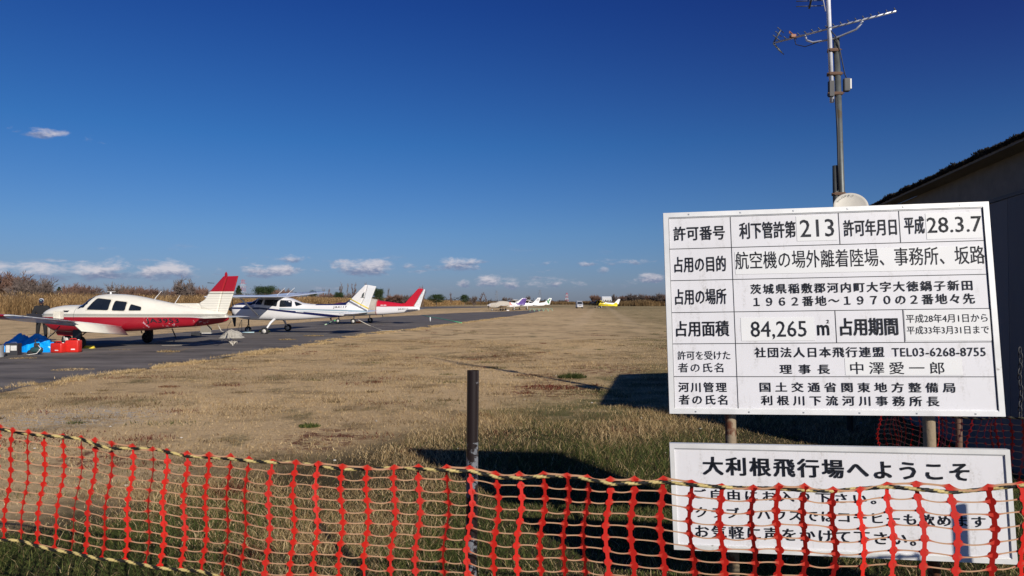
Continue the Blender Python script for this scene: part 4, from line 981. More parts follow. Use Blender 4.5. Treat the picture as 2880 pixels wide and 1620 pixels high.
def aircraft_purple():
    t = thing('light_aircraft', 'far low wing aircraft with a purple fin, red flash and grey beige cover', 'aircraft', (-2.0, 133, 0), R(190))
    PU = (.10, .045, .25); WH = (.76, .74, .74); OR = (.62, .06, .02)
    mf = livery('white_red_purple', WH, [(OR, [(-1, 0, 1, -2.55), (1, 0, -1, 3.25), (0, 0, 1, -1.18)], None), ((.3, .02, .06), [(0, 0, 1, -1.08), (0, 0, -1, 1.17), (1, 0, 0, 2.6), (-1, 0, 0, -1.2)], None), (PU, [(-.9, 0, 1, -3.9), (0, 0, 1, -1.1)], None)], .35, .04)
    mfin = livery('fin_purple', PU, [(WH, [(1, 0, .93, 1.92)], None)], .35, .04)
    st, nu, nl = lowwing(t, mf, livery('wing_white_c', WH, [], .3), livery('stab_c', WH, [], .3),
        [(-2.7, 1.5), (-4.05, 2.45), (-4.7, 2.45), (-4.35, 1.5), (-4.0, 1.2), (-3.2, 1.3)],
        [(-4.1, 1.2), (-4.45, 1.6), (-4.75, 2.42), (-4.95, 2.42), (-4.6, 1.15)], mfin, mfin, (2.3, -1.5), .10)
    side_text('188', st, nu, nl, -3.5, -4.1, 1.02, 1.22, M_black, t, .02)
    box('wheel_chock', (-1.0, 1.2, .08), (.5, .2, .16), M_white, t, None, .02)
aircraft_purple()
def generic_high(label, loc, rz, finpts, rudpts, mfin, extra=None, scale=1.0, wh=(.76, .76, .76), **kw):
    t = thing('light_aircraft', label, 'aircraft', loc, rz); t.scale = (scale,)*3
    mf = kw.get('mf') or livery('white_paint_'+str(len(bpy.data.materials)), wh, [], .3, .04)
    spec = dict(st=[(2.44, 1.12, 1.42, .28, 1.3), (2.2, .90, 1.58, .48, 1.3), (1.6, .73, 1.66, .55, 1.26), (1.27, .71, 1.685, .56, 1.25), (.92, .70, 1.87, .56, 1.25), (.3, .69, 1.94, .56, 1.25), (-.5, .69, 1.93, .55, 1.25), (-1.1, .71, 1.77, .48, 1.22), (-1.5, .73, 1.62, .41, 1.2),
        (-2.2, .78, 1.55, .31, 1.18), (-3.23, .84, 1.48, .22, 1.17), (-4.2, .95, 1.38, .13, 1.17), (-4.9, 1.06, 1.27, .06, 1.15)], mf=mf, mw=kw.get('mw') or mf, ms=M_white, mg=M_white, wz=1.95, zs=.96, zb=.72, sz=1.13, sx=-3.98, mstab=kw.get('mw') or mf)
    spec.update(kw.get('spec', {}))
    st, nu, nl = highwing(t, spec)
    fuselage('windscreen', st, nu, nl, M_glass, t, 12, 1.24, .93, .007, R(28), R(152))
    for pl in ([(.9, 1.5), (.80, 1.82), (-.32, 1.82), (-.3, 1.46)], [(-.45, 1.45), (-.45, 1.8), (-1.0, 1.76), (-1.12, 1.46)]): side_patch('window', st, nu, nl, pl, M_glass, t, off=.01)
    fin_slab('fin', finpts, .04, mfin, t); fin_slab('rudder', rudpts, .03, mfin, t)
    if kw.get('prop', True): propeller(t, 2.5, 1.27, .95, R(70), mf, .15)
    return t, st, nu, nl
FP = [(-2.9, 1.48), (-3.9, 1.62), (-4.2, 1.84), (-5.0, 2.60), (-5.12, 2.60), (-4.92, 1.86), (-4.54, 1.20), (-3.6, 1.35)]
RP = [(-4.56, 1.16), (-4.94, 1.86), (-5.14, 2.60), (-5.60, 2.55), (-5.33, 1.85), (-5.12, 1.2), (-4.7, 1.0)]
t, st, nu, nl = generic_high('far white high wing aircraft whose fin stands right of the purple one', (.35, 141, 0), R(184), FP, RP, livery('fin_white_d', (.76, .76, .76), [((.02, .02, .03), [(1.0, 0, 1, 2.42)], None)], .3, .03))
tube('fin_emblem', [(-4.7, .05, 2.0), (-4.95, .05, 2.2), (-5.3, .05, 2.28), (-5.0, .05, 2.18), (-5.1, .05, 1.9)], .03, M_dark, t, 4)
t, st, nu, nl = generic_high('far white high wing aircraft with green leaves on its fin', (3.3, 152, 0), R(183), FP, RP, livery('fin_white_e', (.76, .77, .76), [], .3, .03))
mgl = mat('leaf_green', (.02, .22, .06), .5)
for cx_, cz_, rr_ in ((-4.75, 1.75, .20), (-5.0, 2.05, .18), (-5.15, 2.3, .15), (-4.6, 2.0, .15), (-4.9, 1.5, .16)):
    fin_slab('leaf_emblem', [(cx_+rr_*math.cos(a), cz_+rr_*math.sin(a)*1.15) for a in [i*math.pi/3 for i in range(6)]], .004, mgl, t, .045)
YL = (.78, .62, .015)
ylm = livery('yellow_black', YL, [((.012, .012, .015), [(1, 0, 0, -.1)], None), ((.012, .012, .015), [(0, 0, 1, -1.06), (0, 0, -1, 1.2), (1, 0, 0, 2.4), (-1, 0, 0, .6)], None)], .35, .04)
t, st, nu, nl = generic_high('far yellow high wing taildragger with a black nose', (23.6, 186, .0), R(176), [(-3.4, 1.3), (-3.9, 1.5), (-4.3, 1.95), (-4.5, 2.0), (-4.35, 1.2)], [(-4.38, 1.0), (-4.5, 2.0), (-4.8, 1.95), (-5.0, 1.6), (-4.95, 1.1), (-4.7, .8)], mat('yellow_fin', YL, .4), mf=ylm,
    spec=dict(mw=ylm, ms=mat('yellow_strut', YL, .4), mg=mat('black_gear', (.02, .02, .02), .5), mstab=mat('yellow_stab', YL, .4), nose=False, sz=1.0, sx=-3.7, span=5.0))
t.rotation_euler = (0, R(-5.5), R(176))
tube('tail_wheel', [(-4.6, 0, .62), (-4.8, 0, .45)], .06, M_dark, t, 8)
t, st, nu, nl = generic_high('far white aircraft half hidden behind the yellow one, black edge on its fin', (25.5, 196, 0), R(180), FP, RP, livery('fin_white_f', (.76, .76, .77), [((.02, .02, .03), [(1.0, 0, 1, 2.42)], None)], .3, .03))

# ------------------------------------------------ van
def van():
    t = thing('van', 'silver grey van facing the camera beside the yellow aircraft', 'van', (18.15, 184, 0))
    mb = mat('van_silver', (.55, .56, .58), .3, .3)
    prof = [(-2.0, .35), (-2.02, .75), (-1.9, .98), (-1.35, 1.12), (-.85, 1.75), (-.5, 1.88), (2.1, 1.88), (2.3, 1.7), (2.35, .4)]
    bm = bmesh.new(); Rg = []
    for x_, s in ((-.82, .93), (-.76, 1), (.76, 1), (.82, .93)):
        Rg.append([bm.verts.new((x_*(1 if z < 1.1 else 1-.13*(z-1.1)/.8), y*s, .35+(z-.35)*(s if s == 1 else .98))) for y, z in prof])
    n = len(prof)
    for r0, r1 in zip(Rg, Rg[1:]):
        for k_ in range(n): bm.faces.new((r0[k_], r0[(k_+1) % n], r1[(k_+1) % n], r1[k_]))
    bm.faces.new(Rg[0][::-1]); bm.faces.new(Rg[-1]); from_bm('body', bm, mb, t)
    q = lambda y, z, o=.012: (y, z)
    mesh('windscreen', [(-.68, -1.30-.012, 1.17), (.68, -1.30-.012, 1.17), (.60, -.88-.012, 1.72), (-.60, -.88-.012, 1.72)], [(0, 1, 2, 3)], M_glass, t)
    for s in (-1, 1):
        box('headlight', (s*.62, -2.0, .82), (.28, .1, .16), M_hub, t, None, .03); box('mirror', (s*.95, -1.2, 1.2), (.16, .08, .2), M_dark, t, None, .02)
        for y_ in (-1.35, 1.55):
            o = lathe('wheel', [(.2, -.09), (.3, -.09), (.31, 0), (.3, .09), (.2, .09)], M_rubber, t, 'x', 18, (s*.72, y_, .31))
    box('bumper', (0, -2.03, .5), (1.5, .12, .2), mat('bumper_silver', (.6, .6, .62), .4), t, None, .03)
    box('number_plate', (0, -2.10, .55), (.36, .02, .17), M_white, t); box('grille', (0, -2.03, .78), (.7, .04, .1), M_dark, t)
    bm = bmesh.new()
    for y_ in (-.3, 1.6): b_tube(bm, [(-.72, y_, 1.9), (-.72, y_, 1.97), (.72, y_, 1.97), (.72, y_, 1.9)], .02, 6)
    from_bm('roof_rack', bm, M_hub, t)
van()

# ================================================================== THINGS ON THE APRON
def person():
    t = thing('person', 'man in black clothes and a white and navy cap, looking down behind the wing', 'person', (-19.2, 27.9, 0), R(26))
    mc = mat('black_cloth', (.012, .012, .014), .9, bump=.3, bs=30); skin = mat('skin', (.42, .24, .16), .55)
    me = bpy.data.meshes.new('body')
    J = {'pel': (0, 0, .94), 'sp': (0, -.01, 1.14), 'ch': (0, -.05, 1.34), 'nk': (0, -.10, 1.50), 'hd0': (0, -.13, 1.58), 'hd1': (0, -.15, 1.66),
         'hl': (.10, 0, .92), 'kl': (.13, -.02, .50), 'al': (.14, .03, .10), 'tl': (.15, -.13, .04), 'hr': (-.10, 0, .92), 'kr': (-.13, -.03, .50), 'ar': (-.15, .02, .10), 'tr': (-.17, -.14, .04),
         'sl': (.20, -.05, 1.41), 'el': (.29, -.08, 1.13), 'wl': (.17, -.34, 1.02), 'sr': (-.20, -.05, 1.41), 'er': (-.29, -.08, 1.13), 'wr': (-.15, -.35, 1.03)}
    E_ = [('pel', 'sp'), ('sp', 'ch'), ('ch', 'nk'), ('nk', 'hd0'), ('pel', 'hl'), ('hl', 'kl'), ('kl', 'al'), ('al', 'tl'), ('pel', 'hr'), ('hr', 'kr'), ('kr', 'ar'), ('ar', 'tr'),
          ('ch', 'sl'), ('sl', 'el'), ('el', 'wl'), ('ch', 'sr'), ('sr', 'er'), ('er', 'wr'), ('hd0', 'hd1')]
    RD = dict(pel=.17, sp=.175, ch=.19, nk=.065, hd0=.085, hd1=.10, hl=.10, kl=.075, al=.055, tl=.05, hr=.10, kr=.075, ar=.055, tr=.05, sl=.115, el=.08, wl=.055, sr=.115, er=.08, wr=.045)
    ks = list(J); me.from_pydata([J[k] for k in ks], [(ks.index(a), ks.index(b)) for a, b in E_], []); me.update()
    o = link(bpy.data.objects.new('body', me), t); md = o.modifiers.new('skin', 'SKIN'); o.modifiers.new('sub', 'SUBSURF').levels = 2
    o.modifiers['sub'].render_levels = 2
    for i, k in enumerate(ks):
        v = me.skin_vertices[0].data[i]; v.radius = (RD[k], RD[k]*(.75 if k in ('pel', 'sp', 'ch') else 1)); v.use_root = (k == 'pel')
    me.materials.append(mc)
    hd = lathe('head', [(.02, -.12), (.06, -.10), (.082, -.04), (.092, .02), (.09, .07), (.07, .11), (.02, .13)], skin, t, 'z', 20, (0, 0, 0))
    hd.location = (0, -.15, 1.64); hd.rotation_euler = (R(14), 0, 0); hd.scale = (.86, 1.05, 1)
    bm = bmesh.new()
    bmesh.ops.create_uvsphere(bm, u_segments=8, v_segments=6, radius=.016, matrix=Matrix.Translation((0, -.10, -.005)) @ Matrix.Diagonal((.8, 1, 1.5, 1)))
    for s in (-1, 1):
        bmesh.ops.create_uvsphere(bm, u_segments=8, v_segments=6, radius=.02, matrix=Matrix.Translation((s*.095, 0, 0)) @ Matrix.Diagonal((.4, .8, 1.4, 1)))
    fo = from_bm('nose_and_ears', bm, skin, hd, True)
    bm = bmesh.new()
    for s in (-1, 1): bmesh.ops.create_uvsphere(bm, u_segments=8, v_segments=6, radius=.011, matrix=Matrix.Translation((s*.035, -.088, .02)))
    from_bm('eyes', bm, M_dark, hd, True); box('mouth', (0, -.088, -.055), (.04, .01, .008), mat('lips', (.25, .09, .07), .6), hd)
    cp = lathe('cap', [(.098, -.01), (.102, .03), (.095, .075), (.07, .105), (.03, .12), (.005, .123)], livery('cap_cloth', (.66, .66, .68), [((.012, .018, .05), [(0, -1, 0, -.045)], None)], .8), hd, 'z', 20, (0, .008, .045))
    bm = bmesh.new(); b_box(bm, (0, -.125, .05), (.14, .09, .012), Matrix.Rotation(R(12), 3, 'X'), .005); from_bm('cap_peak', bm, mat('cap_peak_navy', (.012, .018, .05), .8), hd)
    lathe('cap_badge', [(.002, -.001), (.026, 0), (.002, .004)], mat('cap_badge_pale', (.35, .6, .6), .6), hd, 'y', 10, (0, -.094, .10))
    for s in (-1, 1):
        bm = bmesh.new(); w = Vector((s*.14, -.36, 1.02))
        b_tube(bm, [w, w+Vector((-s*.01, -.045, -.025)), w+Vector((-s*.015, -.085, -.045))], [.026, .036, .030], 10)
        for i in range(4):
            b = w+Vector((-s*.015+s*(-.026+.0175*i), -.085, -.045)); L = (.055, .065, .06, .045)[i]
            b_tube(bm, [b, b+Vector((0, -L*.55, -.018)), b+Vector((0, -L*.75, -.05))], [.0088, .008, .006], 6)
        b = w+Vector((-s*.035, -.03, -.02)); b_tube(bm, [b, b+Vector((-s*.03, -.03, -.012)), b+Vector((-s*.035, -.058, -.028))], [.011, .0095, .007], 6)
        from_bm('hand', bm, skin, t, True)
        bm = bmesh.new(); a = Vector(J['tl' if s > 0 else 'tr']); b_box(bm, (a.x-.01*s, -.06, .045), (.10, .28, .09), None, .03); from_bm('shoe', bm, M_dark, t, True)
person()

def cloth_heap(name, label, cat, loc, rz, wx, wy, prof, mats, seed, folds=1.0, nx=70, ny=34, fine=1.0):
    """draped sheet: profile heights across, folds of smooth noise, edge lying on the ground"""
    u = np.linspace(-1, 1, nx); v = np.linspace(-1, 1, ny); U, V_ = np.meshgrid(u, v)
    ph = np.interp(U, [p[0] for p in prof], [p[1] for p in prof]); r = np.clip(1-np.abs(V_)**2.4, 0, 1)
    n1 = vnoise(U*2.2+seed, V_*1.3, 2.6, seed); n2 = vnoise(U*5, V_*3+seed, 3.4, seed+1); n3 = 1-np.abs(vnoise(U*6+V_*1.5, V_*1.2, 2.6, seed+2))
    z = ph*r*(.86+.14*n1*folds) + folds*(.030*n2+.055*n3*fine)*np.clip(r*1.6, 0, 1)*np.clip(ph*3, 0, 1)
    edge = np.clip(1-np.maximum(np.abs(U), np.abs(V_)), 0, 1); z = np.maximum(z*np.clip(edge*9, 0, 1), .006)
    x = U*wx*(1+.05*n2) + .05*n1; y = V_*wy*(1+.12*vnoise(U*3, V_*0, 2, seed+3)) + .03*n3
    Pt = np.stack([x, y, z], -1).reshape(-1, 3); i = (np.arange(ny-1)[:, None]*nx+np.arange(nx-1)[None]).ravel()
    F = np.stack([i, i+1, i+1+nx, i+nx], 1)
    o = bulk(name, Pt, F.ravel(), np.arange(len(F))*4, mats, smooth=True); o.location = loc; o.rotation_euler = (0, 0, rz)
    return tag(o, label, cat)
M_tarp = mat('blue_tarpaulin', (.004, .32, .92), .32, vary=.2, vs=3, bump=.25, bs=25, spec=.6)
g = ground(78, 990)
cloth_heap('tarpaulin', 'crumpled bright blue tarpaulin heap at the left beside the red jerrycans', 'tarpaulin', (g.x-.06, g.y+.20, 0), R(-4), .95, .42,
           [(-1, .05), (-.85, .2), (-.62, .52), (-.35, .62), (-.12, .50), (.0, .54), (.2, .60), (.42, .50), (.65, .34), (.85, .22), (1, .02)], M_tarp, 4, .85, fine=.8)
g = ground(645, 952)
M_canv2 = mat('grey_canvas', (.34, .32, .28), .9, col2=(.06, .06, .07), thr=.60, vs=5, stretch=(.5, 3, 3))
cloth_heap('aircraft_cover', 'folded grey striped canvas cover heaped under the red and cream tail', 'cover', (g.x, g.y+.3, 0), R(8), .52, .34, [(-1, .05), (-.7, .22), (-.35, .40), (-.05, .45), (.35, .38), (.7, .22), (1, .03)], M_canv2, 9, .5, fine=.6)
M_jerry = mat('jerrycan_red', (.58, .022, .015), .35, vary=.1)
def jerrycan(label, px, py, w, h, d, rz):
    g = ground(px, py); t = thing('jerrycan', label, 'jerrycan', g, rz, 'red jerrycans beside the tarpaulin')
    bm = bmesh.new(); b_box(bm, (0, 0, h*.46), (w, d, h*.92), None, min(w, d)*.16); from_bm('can_body', bm, M_jerry, t, True)
    bm = bmesh.new(); z = h*.92; b_tube(bm, [(-w*.28, 0, z-.02), (-w*.26, 0, z+.045), (w*.18, 0, z+.045), (w*.2, 0, z-.02)], .014, 8); from_bm('handle', bm, M_jerry, t, True)
    lathe('cap', [(.03, 0), (.032, .03), (.028, .05)], mat('cap_white', (.7, .68, .62), .5), t, 'z', 12, (w*.36, 0, z-.03))
    box('label_plate', (w*.12, -d/2-.003, h*.25), (w*.3, .006, h*.08), M_white, t)
    for s in (-.25, .25): box('side_rib', (w*s*1.2, -d/2-.002, h*.55), (.014, .008, h*.45), M_jerry, t, None, .002)
jerrycan('left squat red jerrycan touching the blue tarpaulin', 166, 992, .44, .35, .28, R(-14))
jerrycan('right taller red jerrycan with a white label low on its front', 207, 991, .42, .44, .26, R(4))
def oil_can(label, px, py, w, h, nm='tin_can'):
    g = ground(px, py); t = thing(nm, label, 'can', g, R(10))
    bm = bmesh.new(); b_box(bm, (0, 0, h/2), (w, w*.8, h), None, .012); from_bm('can_body', bm, M_dark, t)
    box('label_plate', (-w*.27, -w*.4-.003, h*.56), (w*.32, .006, h*.6), M_hub, t); box('label_plate', (w*.2, -w*.4-.003, h*.62), (w*.5, .006, h*.42), M_hub, t)
    tube('handle', [(-w*.25, 0, h), (-w*.2, 0, h+.03), (w*.2, 0, h+.03), (w*.25, 0, h)], .006, M_steel, t, 6)
oil_can('dark square can with pale labels before the tarpaulin', 38, 999, .34, .37)
g = ground(-6, 1005); t = thing('tin_can', 'grey metal can cut by the left edge of the photo', 'can', g, 0)
lathe('can_body', [(.15, 0), (.155, .02), (.15, .03), (.15, .33), (.155, .35), (.14, .36)], mat('can_grey', (.34, .34, .33), .45, .3), t); lathe('lid', [(.05, 0), (.05, .03)], M_dark, t, 'z', 12, (.04, 0, .36))
g = ground(100, 998); t = thing('compressor', 'small dark green compressor with a wheel, half under the tarpaulin', 'compressor', (g.x, g.y+.0, 0), R(8))
mgc = mat('compressor_green', (.03, .07, .075), .3)
lathe('tank', [(.02, -.17), (.08, -.15), (.10, -.1), (.10, .1), (.08, .15), (.02, .17)], mgc, t, 'x', 16, (.03, 0, .15)); lathe('wheel', [(.03, -.02), (.08, -.02), (.08, .02), (.03, .02)], M_rubber, t, 'y', 14, (-.13, -.06, .08))
bm = bmesh.new(); b_box(bm, (.03, 0, .31), (.13, .1, .12), None, .015); b_tube(bm, [(.0, 0, .36), (-.02, 0, .47), (.05, 0, .5)], .015, 6); from_bm('motor', bm, M_dark, t)
tube('hose', [(.1, -.05, .3), (.2, -.1, .2), (.1, -.14, .05), (-.1, -.15, .02), (-.2, -.12, .02)], .012, M_hub, t, 8)
# box standing on the near wing
t = thing('fuel_box', 'cream box standing on the near wing of the red and cream aircraft', 'box', (0, 0, 0)); p = at(164, 897, 24.2); t.location = p; t.rotation_euler = (0, 0, R(-6))
box('box_body', (0, 0, .13), (.27, .18, .26), mat('box_cream', (.66, .62, .52), .6), t, None, .012); box('lid', (0, 0, .265), (.28, .19, .02), mat('box_lid', (.7, .67, .58), .6), t, None, .004)
def chock(label, px, py, L, m, rz=0.05, h=.1, grp='wheel chocks on the asphalt'):
    g = ground(px, py); bm = bmesh.new()
    v = [bm.verts.new(p) for p in [(-L/2, -.07, 0), (L/2, -.07, 0), (L/2, .07, 0), (-L/2, .07, 0), (-L/2+.03, -.01, h), (L/2-.03, -.01, h), (L/2-.03, .02, h), (-L/2+.03, .02, h)]]
    for f in ((3, 2, 1, 0), (0, 1, 5, 4), (1, 2, 6, 5), (2, 3, 7, 6), (3, 0, 4, 7), (4, 5, 6, 7)): bm.faces.new([v[i] for i in f])
    o = from_bm('wheel_chock', bm, m); o.location = g; o.rotation_euler = (0, 0, rz); tag(o, label, 'wheel chock', grp)
chock('yellow chock right of the tall red jerrycan', 246, 980, .48, M_yellow, R(6))
chock('yellow chock at the near main wheel of the navy striped aircraft', 744, 934, .62, M_yellow, 0)
chock('orange chock under the wheel of the red and white aircraft', 1004, 909, .65, M_orange, 0, .14)
chock('green chock at the nose wheel behind the navy striped tail', 943, 903, .3, mat('chock_green', (.05, .3, .1), .6), 0, .12)
def rope(name, label, pts, r, m=M_rope, cat='rope', sag=0.0):
    tag(tube(name, pts, r, m, None, 6), label, cat)
a = at(648, 915, 25.2)
rope('tie_down_rope', 'pale knotted rope running from the red and cream tail to the asphalt', [at(612, 912, 25.0), at(622, 930, 24.6), ground(640, 952)+Vector((0, 0, .25)), ground(650, 963)+Vector((0, 0, .1)), ground(655, 972)], .018)
bm = bmesh.new()
for i in range(3): b_tube(bm, [ground(652, 968)+Vector((math.cos(a)*.10+.05*i, math.sin(a)*.12, .05+.07*math.sin(a*2+i))) for a in [k*math.pi/5 for k in range(11)]], .013, 6)
tag(from_bm('rope_coil', bm, M_rope, None, True), 'loose coil of pale rope on the asphalt at the tie down ring', 'rope')
rope('tie_down_rope', 'thin pale rope lying on the asphalt below the belly', [ground(455, 972), ground(520, 971), ground(575, 968), ground(640, 957)], .014)
rope('tie_down_rope', 'left rope from the far wing between the two aircraft', [at(652, 899, 33), ground(640, 920)], .014)
rope('tie_down_rope', 'right pair of ropes hanging below the navy striped wing', [at(680, 898, 33), ground(670, 925), at(680, 898, 33), ground(680, 931)], .014)
rope('tie_down_rope', 'doubled rope from the navy striped tail to the apron edge', [at(1008, 900, 38.5), ground(1040, 920)+Vector((0, 0, .1)), ground(1076, 930), ground(1095, 930), ground(1128, 932)], .022)
rope('garden_hose', 'green hose lying across the asphalt near the rear red tail', [ground(1186, 886), ground(1205, 891), ground(1240, 897), ground(1270, 903), ground(1298, 909)], .06, mat('hose_green', (.10, .5, .22), .6), 'hose')
tag(tube('marker_peg', [ground(1210, 904), ground(1210, 904)+Vector((0, 0, .37))], .05, M_white, None, 8), 'short white peg standing beside the green hose', 'peg')
rope('tow_bar', 'pale green tow bar slanting from the wheel behind the navy striped tail', [ground(914, 914), at(938, 902, 55)+Vector((0, 0, 0))], .045, mat('bar_green', (.45, .6, .4), .6), 'tow bar')
rope('tie_down_strap', 'dark strap from the belly of the red and cream aircraft to the ground', [at(484, 925, 25.6), at(490, 938, 25.9), ground(494, 948)], .025, M_dark, 'strap')
rope('tie_down_rope', 'dark rope slanting from the wing to the ground behind the jerrycans', [at(168, 917, 25), at(150, 938, 24.6), ground(126, 958)], .018, M_dark)
t = thing('tow_bar', 'pale blue tow bar lying below the nose of the navy striped aircraft', 'tow bar', ground(698, 937), R(4))
mbl = mat('bar_blue', (.42, .58, .64), .5); tube('bar', [(-.4, 0, .04), (.3, .06, .04)], .03, mbl, t); tube('bar_end', [(-.3, -.12, .04), (.33, -.06, .04)], .022, mbl, t)
t = thing('display_board', 'grey panel leaning on edge under the tail of the red and cream aircraft', 'board', ground(578, 938), R(4))
o = box('panel', (0, .05, .20), (.56, .03, .36), mat('panel_olive', (.20, .18, .14), .6), t, Matrix.Rotation(R(-12), 3, 'X'), .004)
box('panel_frame', (0, .03, .02), (.66, .12, .04), M_hub, t)
t = thing('toolbox', 'low black toolbox on the asphalt beside the grey panel', 'toolbox', ground(552, 945), R(4)); box('box_body', (0, 0, .08), (.42, .22, .16), M_dark, t, None, .01); tube('handle', [(-.08, 0, .16), (-.07, 0, .2), (.07, 0, .2), (.08, 0, .16)], .01, M_dark, t, 6)
rope('control_lock', 'yellow pole clamped across the white tail fin', [at(984, 840, 35.65), at(1036, 868, 35.5)], .035, M_yellow, 'pole')
t = thing('marker_post', 'small weathered wooden post behind the wing near the man', 'post', ground(138, 944), 0); tube('post_shaft', [(0, 0, 0), (0, 0, .75)], .035, M_canvas, t); tube('post_cap', [(0, 0, .75), (0, 0, .8)], .045, M_dark, t)
bm = bmesh.new()
for i in range(5): b_tube(bm, [ground(1490+i*13, 876), ground(1492+i*13, 876)+Vector((0, 0, .45)), ground(1500+i*13, 874)+Vector((0, 0, .45)), ground(1502+i*13, 874)], .05, 4)
tag(from_bm('trestle', bm, mat('trestle_green', (.25, .42, .3), .6), None), 'low pale green tube trestles under the far white aircraft', 'trestle', kind='stuff')

# ================================================================== HUT
HN = Vector((4.42, 5.75)); HD = Vector((.222, .975)).normalized(); HP = Vector((HD.y, -HD.x)); HL = 4.75
hut = thing('hut', 'dark panelled hut with an overhanging mossy roof at the right edge', 'hut', (HN.x, HN.y, 0), math.atan2(HD.y, HD.x))
# local x runs along the long wall away from the camera, local -y points to the right (interior)
M_panel = [mat('panel_grey_%d' % i, c, .7, vary=.12, vs=2, stretch=(1, 1, .2)) for i, c in enumerate([(.10, .105, .113), (.085, .09, .10), (.115, .118, .125)])]
M_eave = mat('eave_board', (.15, .14, .12), .8); M_roofm = mat('roof_sheet', (.10, .09, .08), .8, .1)
ins = .20
n = 11; pw = (HL-.3)/n
for i in range(n): box('wall_panel', (.15+pw*(i+.5), -ins-.03, 1.33), (pw-.012, .05+.006*(i % 2), 2.66), M_panel[i % 3], hut)
for i in range(8): box('end_panel', (.15+.02, -ins-.08-.5*(i+.5), 1.45), (.05, .49, 2.9), M_panel[i % 3], hut)
for i in range(8): box('far_end_panel', (HL-.15, -ins-.08-.5*(i+.5), 1.45), (.05, .49, 2.9), M_panel[(i+1) % 3], hut)
box('back_wall', (HL/2, -ins-4.2, 1.33), (HL-.3, .05, 2.66), M_panel[0], hut)
box('frieze_board', (HL/2, -ins-.035, 2.88), (HL-.3, .04, .37), M_eave, hut)
box('trim_strip', (HL/2, -ins-.008, 2.682), (HL-.3, .028, .035), M_dark, hut)
# corrugated roof: wavy sheet, eave towards the lawn, ridge inside
def hut_roof():
    nx = 150; V = []; F = []
    for side_, (ya, za, yb, zb_) in enumerate([(0.0, 3.12, -2.3, 3.70), (-2.3, 3.70, -4.6, 3.12)]):
        b0 = len(V)
        for i in range(nx+1):
            x = HL*i/nx; w = .022*math.sin(x/.075*math.pi)
            for (yy, zz_) in ((ya, za), (yb, zb_)): V.append((x, yy, zz_+w)); V.append((x, yy, zz_+w-.012))
        for i in range(nx):
            a = b0+i*4; F += [(a, a+2, a+6, a+4), (a+1, a+5, a+7, a+3), (a, a+4, a+5, a+1), (a+2, a+3, a+7, a+6)]
    o = mesh('roof', V, F, M_roofm, hut)
    box('soffit', (HL/2, -ins/2, 3.075), (HL, ins, .03), M_eave, o)
hut_roof()
def moss():
    n = 26000; x = rng.uniform(0, HL, n); hgt = .014+.026*np.clip(vnoise(x, x*0, 5, 31)+.3*vnoise(x, x*0, 17, 32), -.4, 1.4)
    y = rng.uniform(-.16, .03, n); z = 3.08+rng.uniform(0, 1, n)*(hgt+.035)
    P = np.stack([x, y, z], 1); col = np.array([[.03, .026, .02]])*rng.uniform(.5, 1.6, (n, 1))
    o = blades('moss', P, rng.uniform(.01, .03, n), rng.uniform(.012, .03, n), rng.uniform(.2, 1.1, n), col, seg2=False); o.parent = hut; tag(o, kind='stuff')
moss()
# chain hanging at the wall near the right edge
def chain():
    base = at(2868, 985, 5.35); t = thing('chain', 'dark rusty chain hanging before the hut wall at the right edge', 'chain', (base.x, base.y, base.z))
    me = None
    for i in range(13):
        bm = bmesh.new(); ang = [2*math.pi*k/10 for k in range(11)]
        b_tube(bm, [(math.cos(a)*.014, 0, math.sin(a)*.026) for a in ang], .005, 6, False)
        if me is None: o = from_bm('link', bm, M_dark, t, True); me = o.data
        else: bm.free(); o = link(bpy.data.objects.new('link', me), t)
        o.location = (.006*math.sin(i), 0, -.042*i); o.rotation_euler = (0, .1*math.sin(i*2), R(90)*(i % 2)+.3)
chain()

# ================================================================== AERIAL MAST
mast = thing('aerial_mast', 'tall grey steel mast with television aerials beside the hut', 'mast', (4.27, 8.78, 0), 0)
ml = lambda z, dx=0, dy=0: Vector((.06-.10*(z/5.2)+dx*1.0, .06*(z/5.2)+dy, z))
M_galv = mat('galvanised', (.12, .13, .125), .5, .4, vary=.25, vs=6, col2=(.12, .10, .07), thr=.6); M_rust = mat('rusty_clamp', (.12, .065, .04), .8)
M_alu = mat('aluminium', (.62, .63, .66), .35, .4)
tube('lower_pole', [ml(0), ml(5.08)], .038, M_galv, mast, 16); tube('white_pole', [ml(4.25, -.085), ml(7.0, -.09)], .028, mat('pole_white', (.72, .73, .78), .4), mast, 14)
tube('pole_top_cap', [ml(5.08), ml(5.1)], .04, M_dark, mast, 12)
tube('conduit', [ml(.2, -.075), ml(3.0, -.08), ml(3.42, -.07)], .036, mat('conduit_dark', (.05, .055, .055), .6), mast, 10)
for z_, w_ in ((4.93, .14), (4.62, .17), (4.36, .17), (3.05, .15)):
    bm = bmesh.new(); b_box(bm, ml(z_, -.04), (w_, .09, .04), None, .008); b_tube(bm, [ml(z_, -.04)+Vector((-w_/2-.03, -.04, 0)), ml(z_, -.04)+Vector((w_/2+.015, -.04, 0))], .007, 6); from_bm('clamp', bm, M_rust, mast)
bm = bmesh.new(); b_box(bm, ml(4.47, .10, -.02), (.075, .07, .17), Matrix.Rotation(R(-8), 3, 'Z'), .012); bx = from_bm('booster_box', bm, mat('box_grey', (.07, .07, .07), .6), mast); box('booster_face', ml(4.48, .143, -.03), (.018, .05, .13), M_hub, bx)
box('junction_box', ml(4.42, -.1, -.02), (.06, .06, .2), M_dark, mast)
tube('cable', [ml(5.25, -.12), ml(5.1, -.03, -.05), ml(4.9, .02, -.05), ml(4.6, .07, -.05), ml(4.5, .14)], .007, M_dark, mast, 6)
tube('cable', [ml(4.3, -.06, -.05), ml(3.9, -.05, -.05), ml(3.5, -.055, -.05), ml(3.1, -.06, -.05)], .012, M_dark, mast, 6)
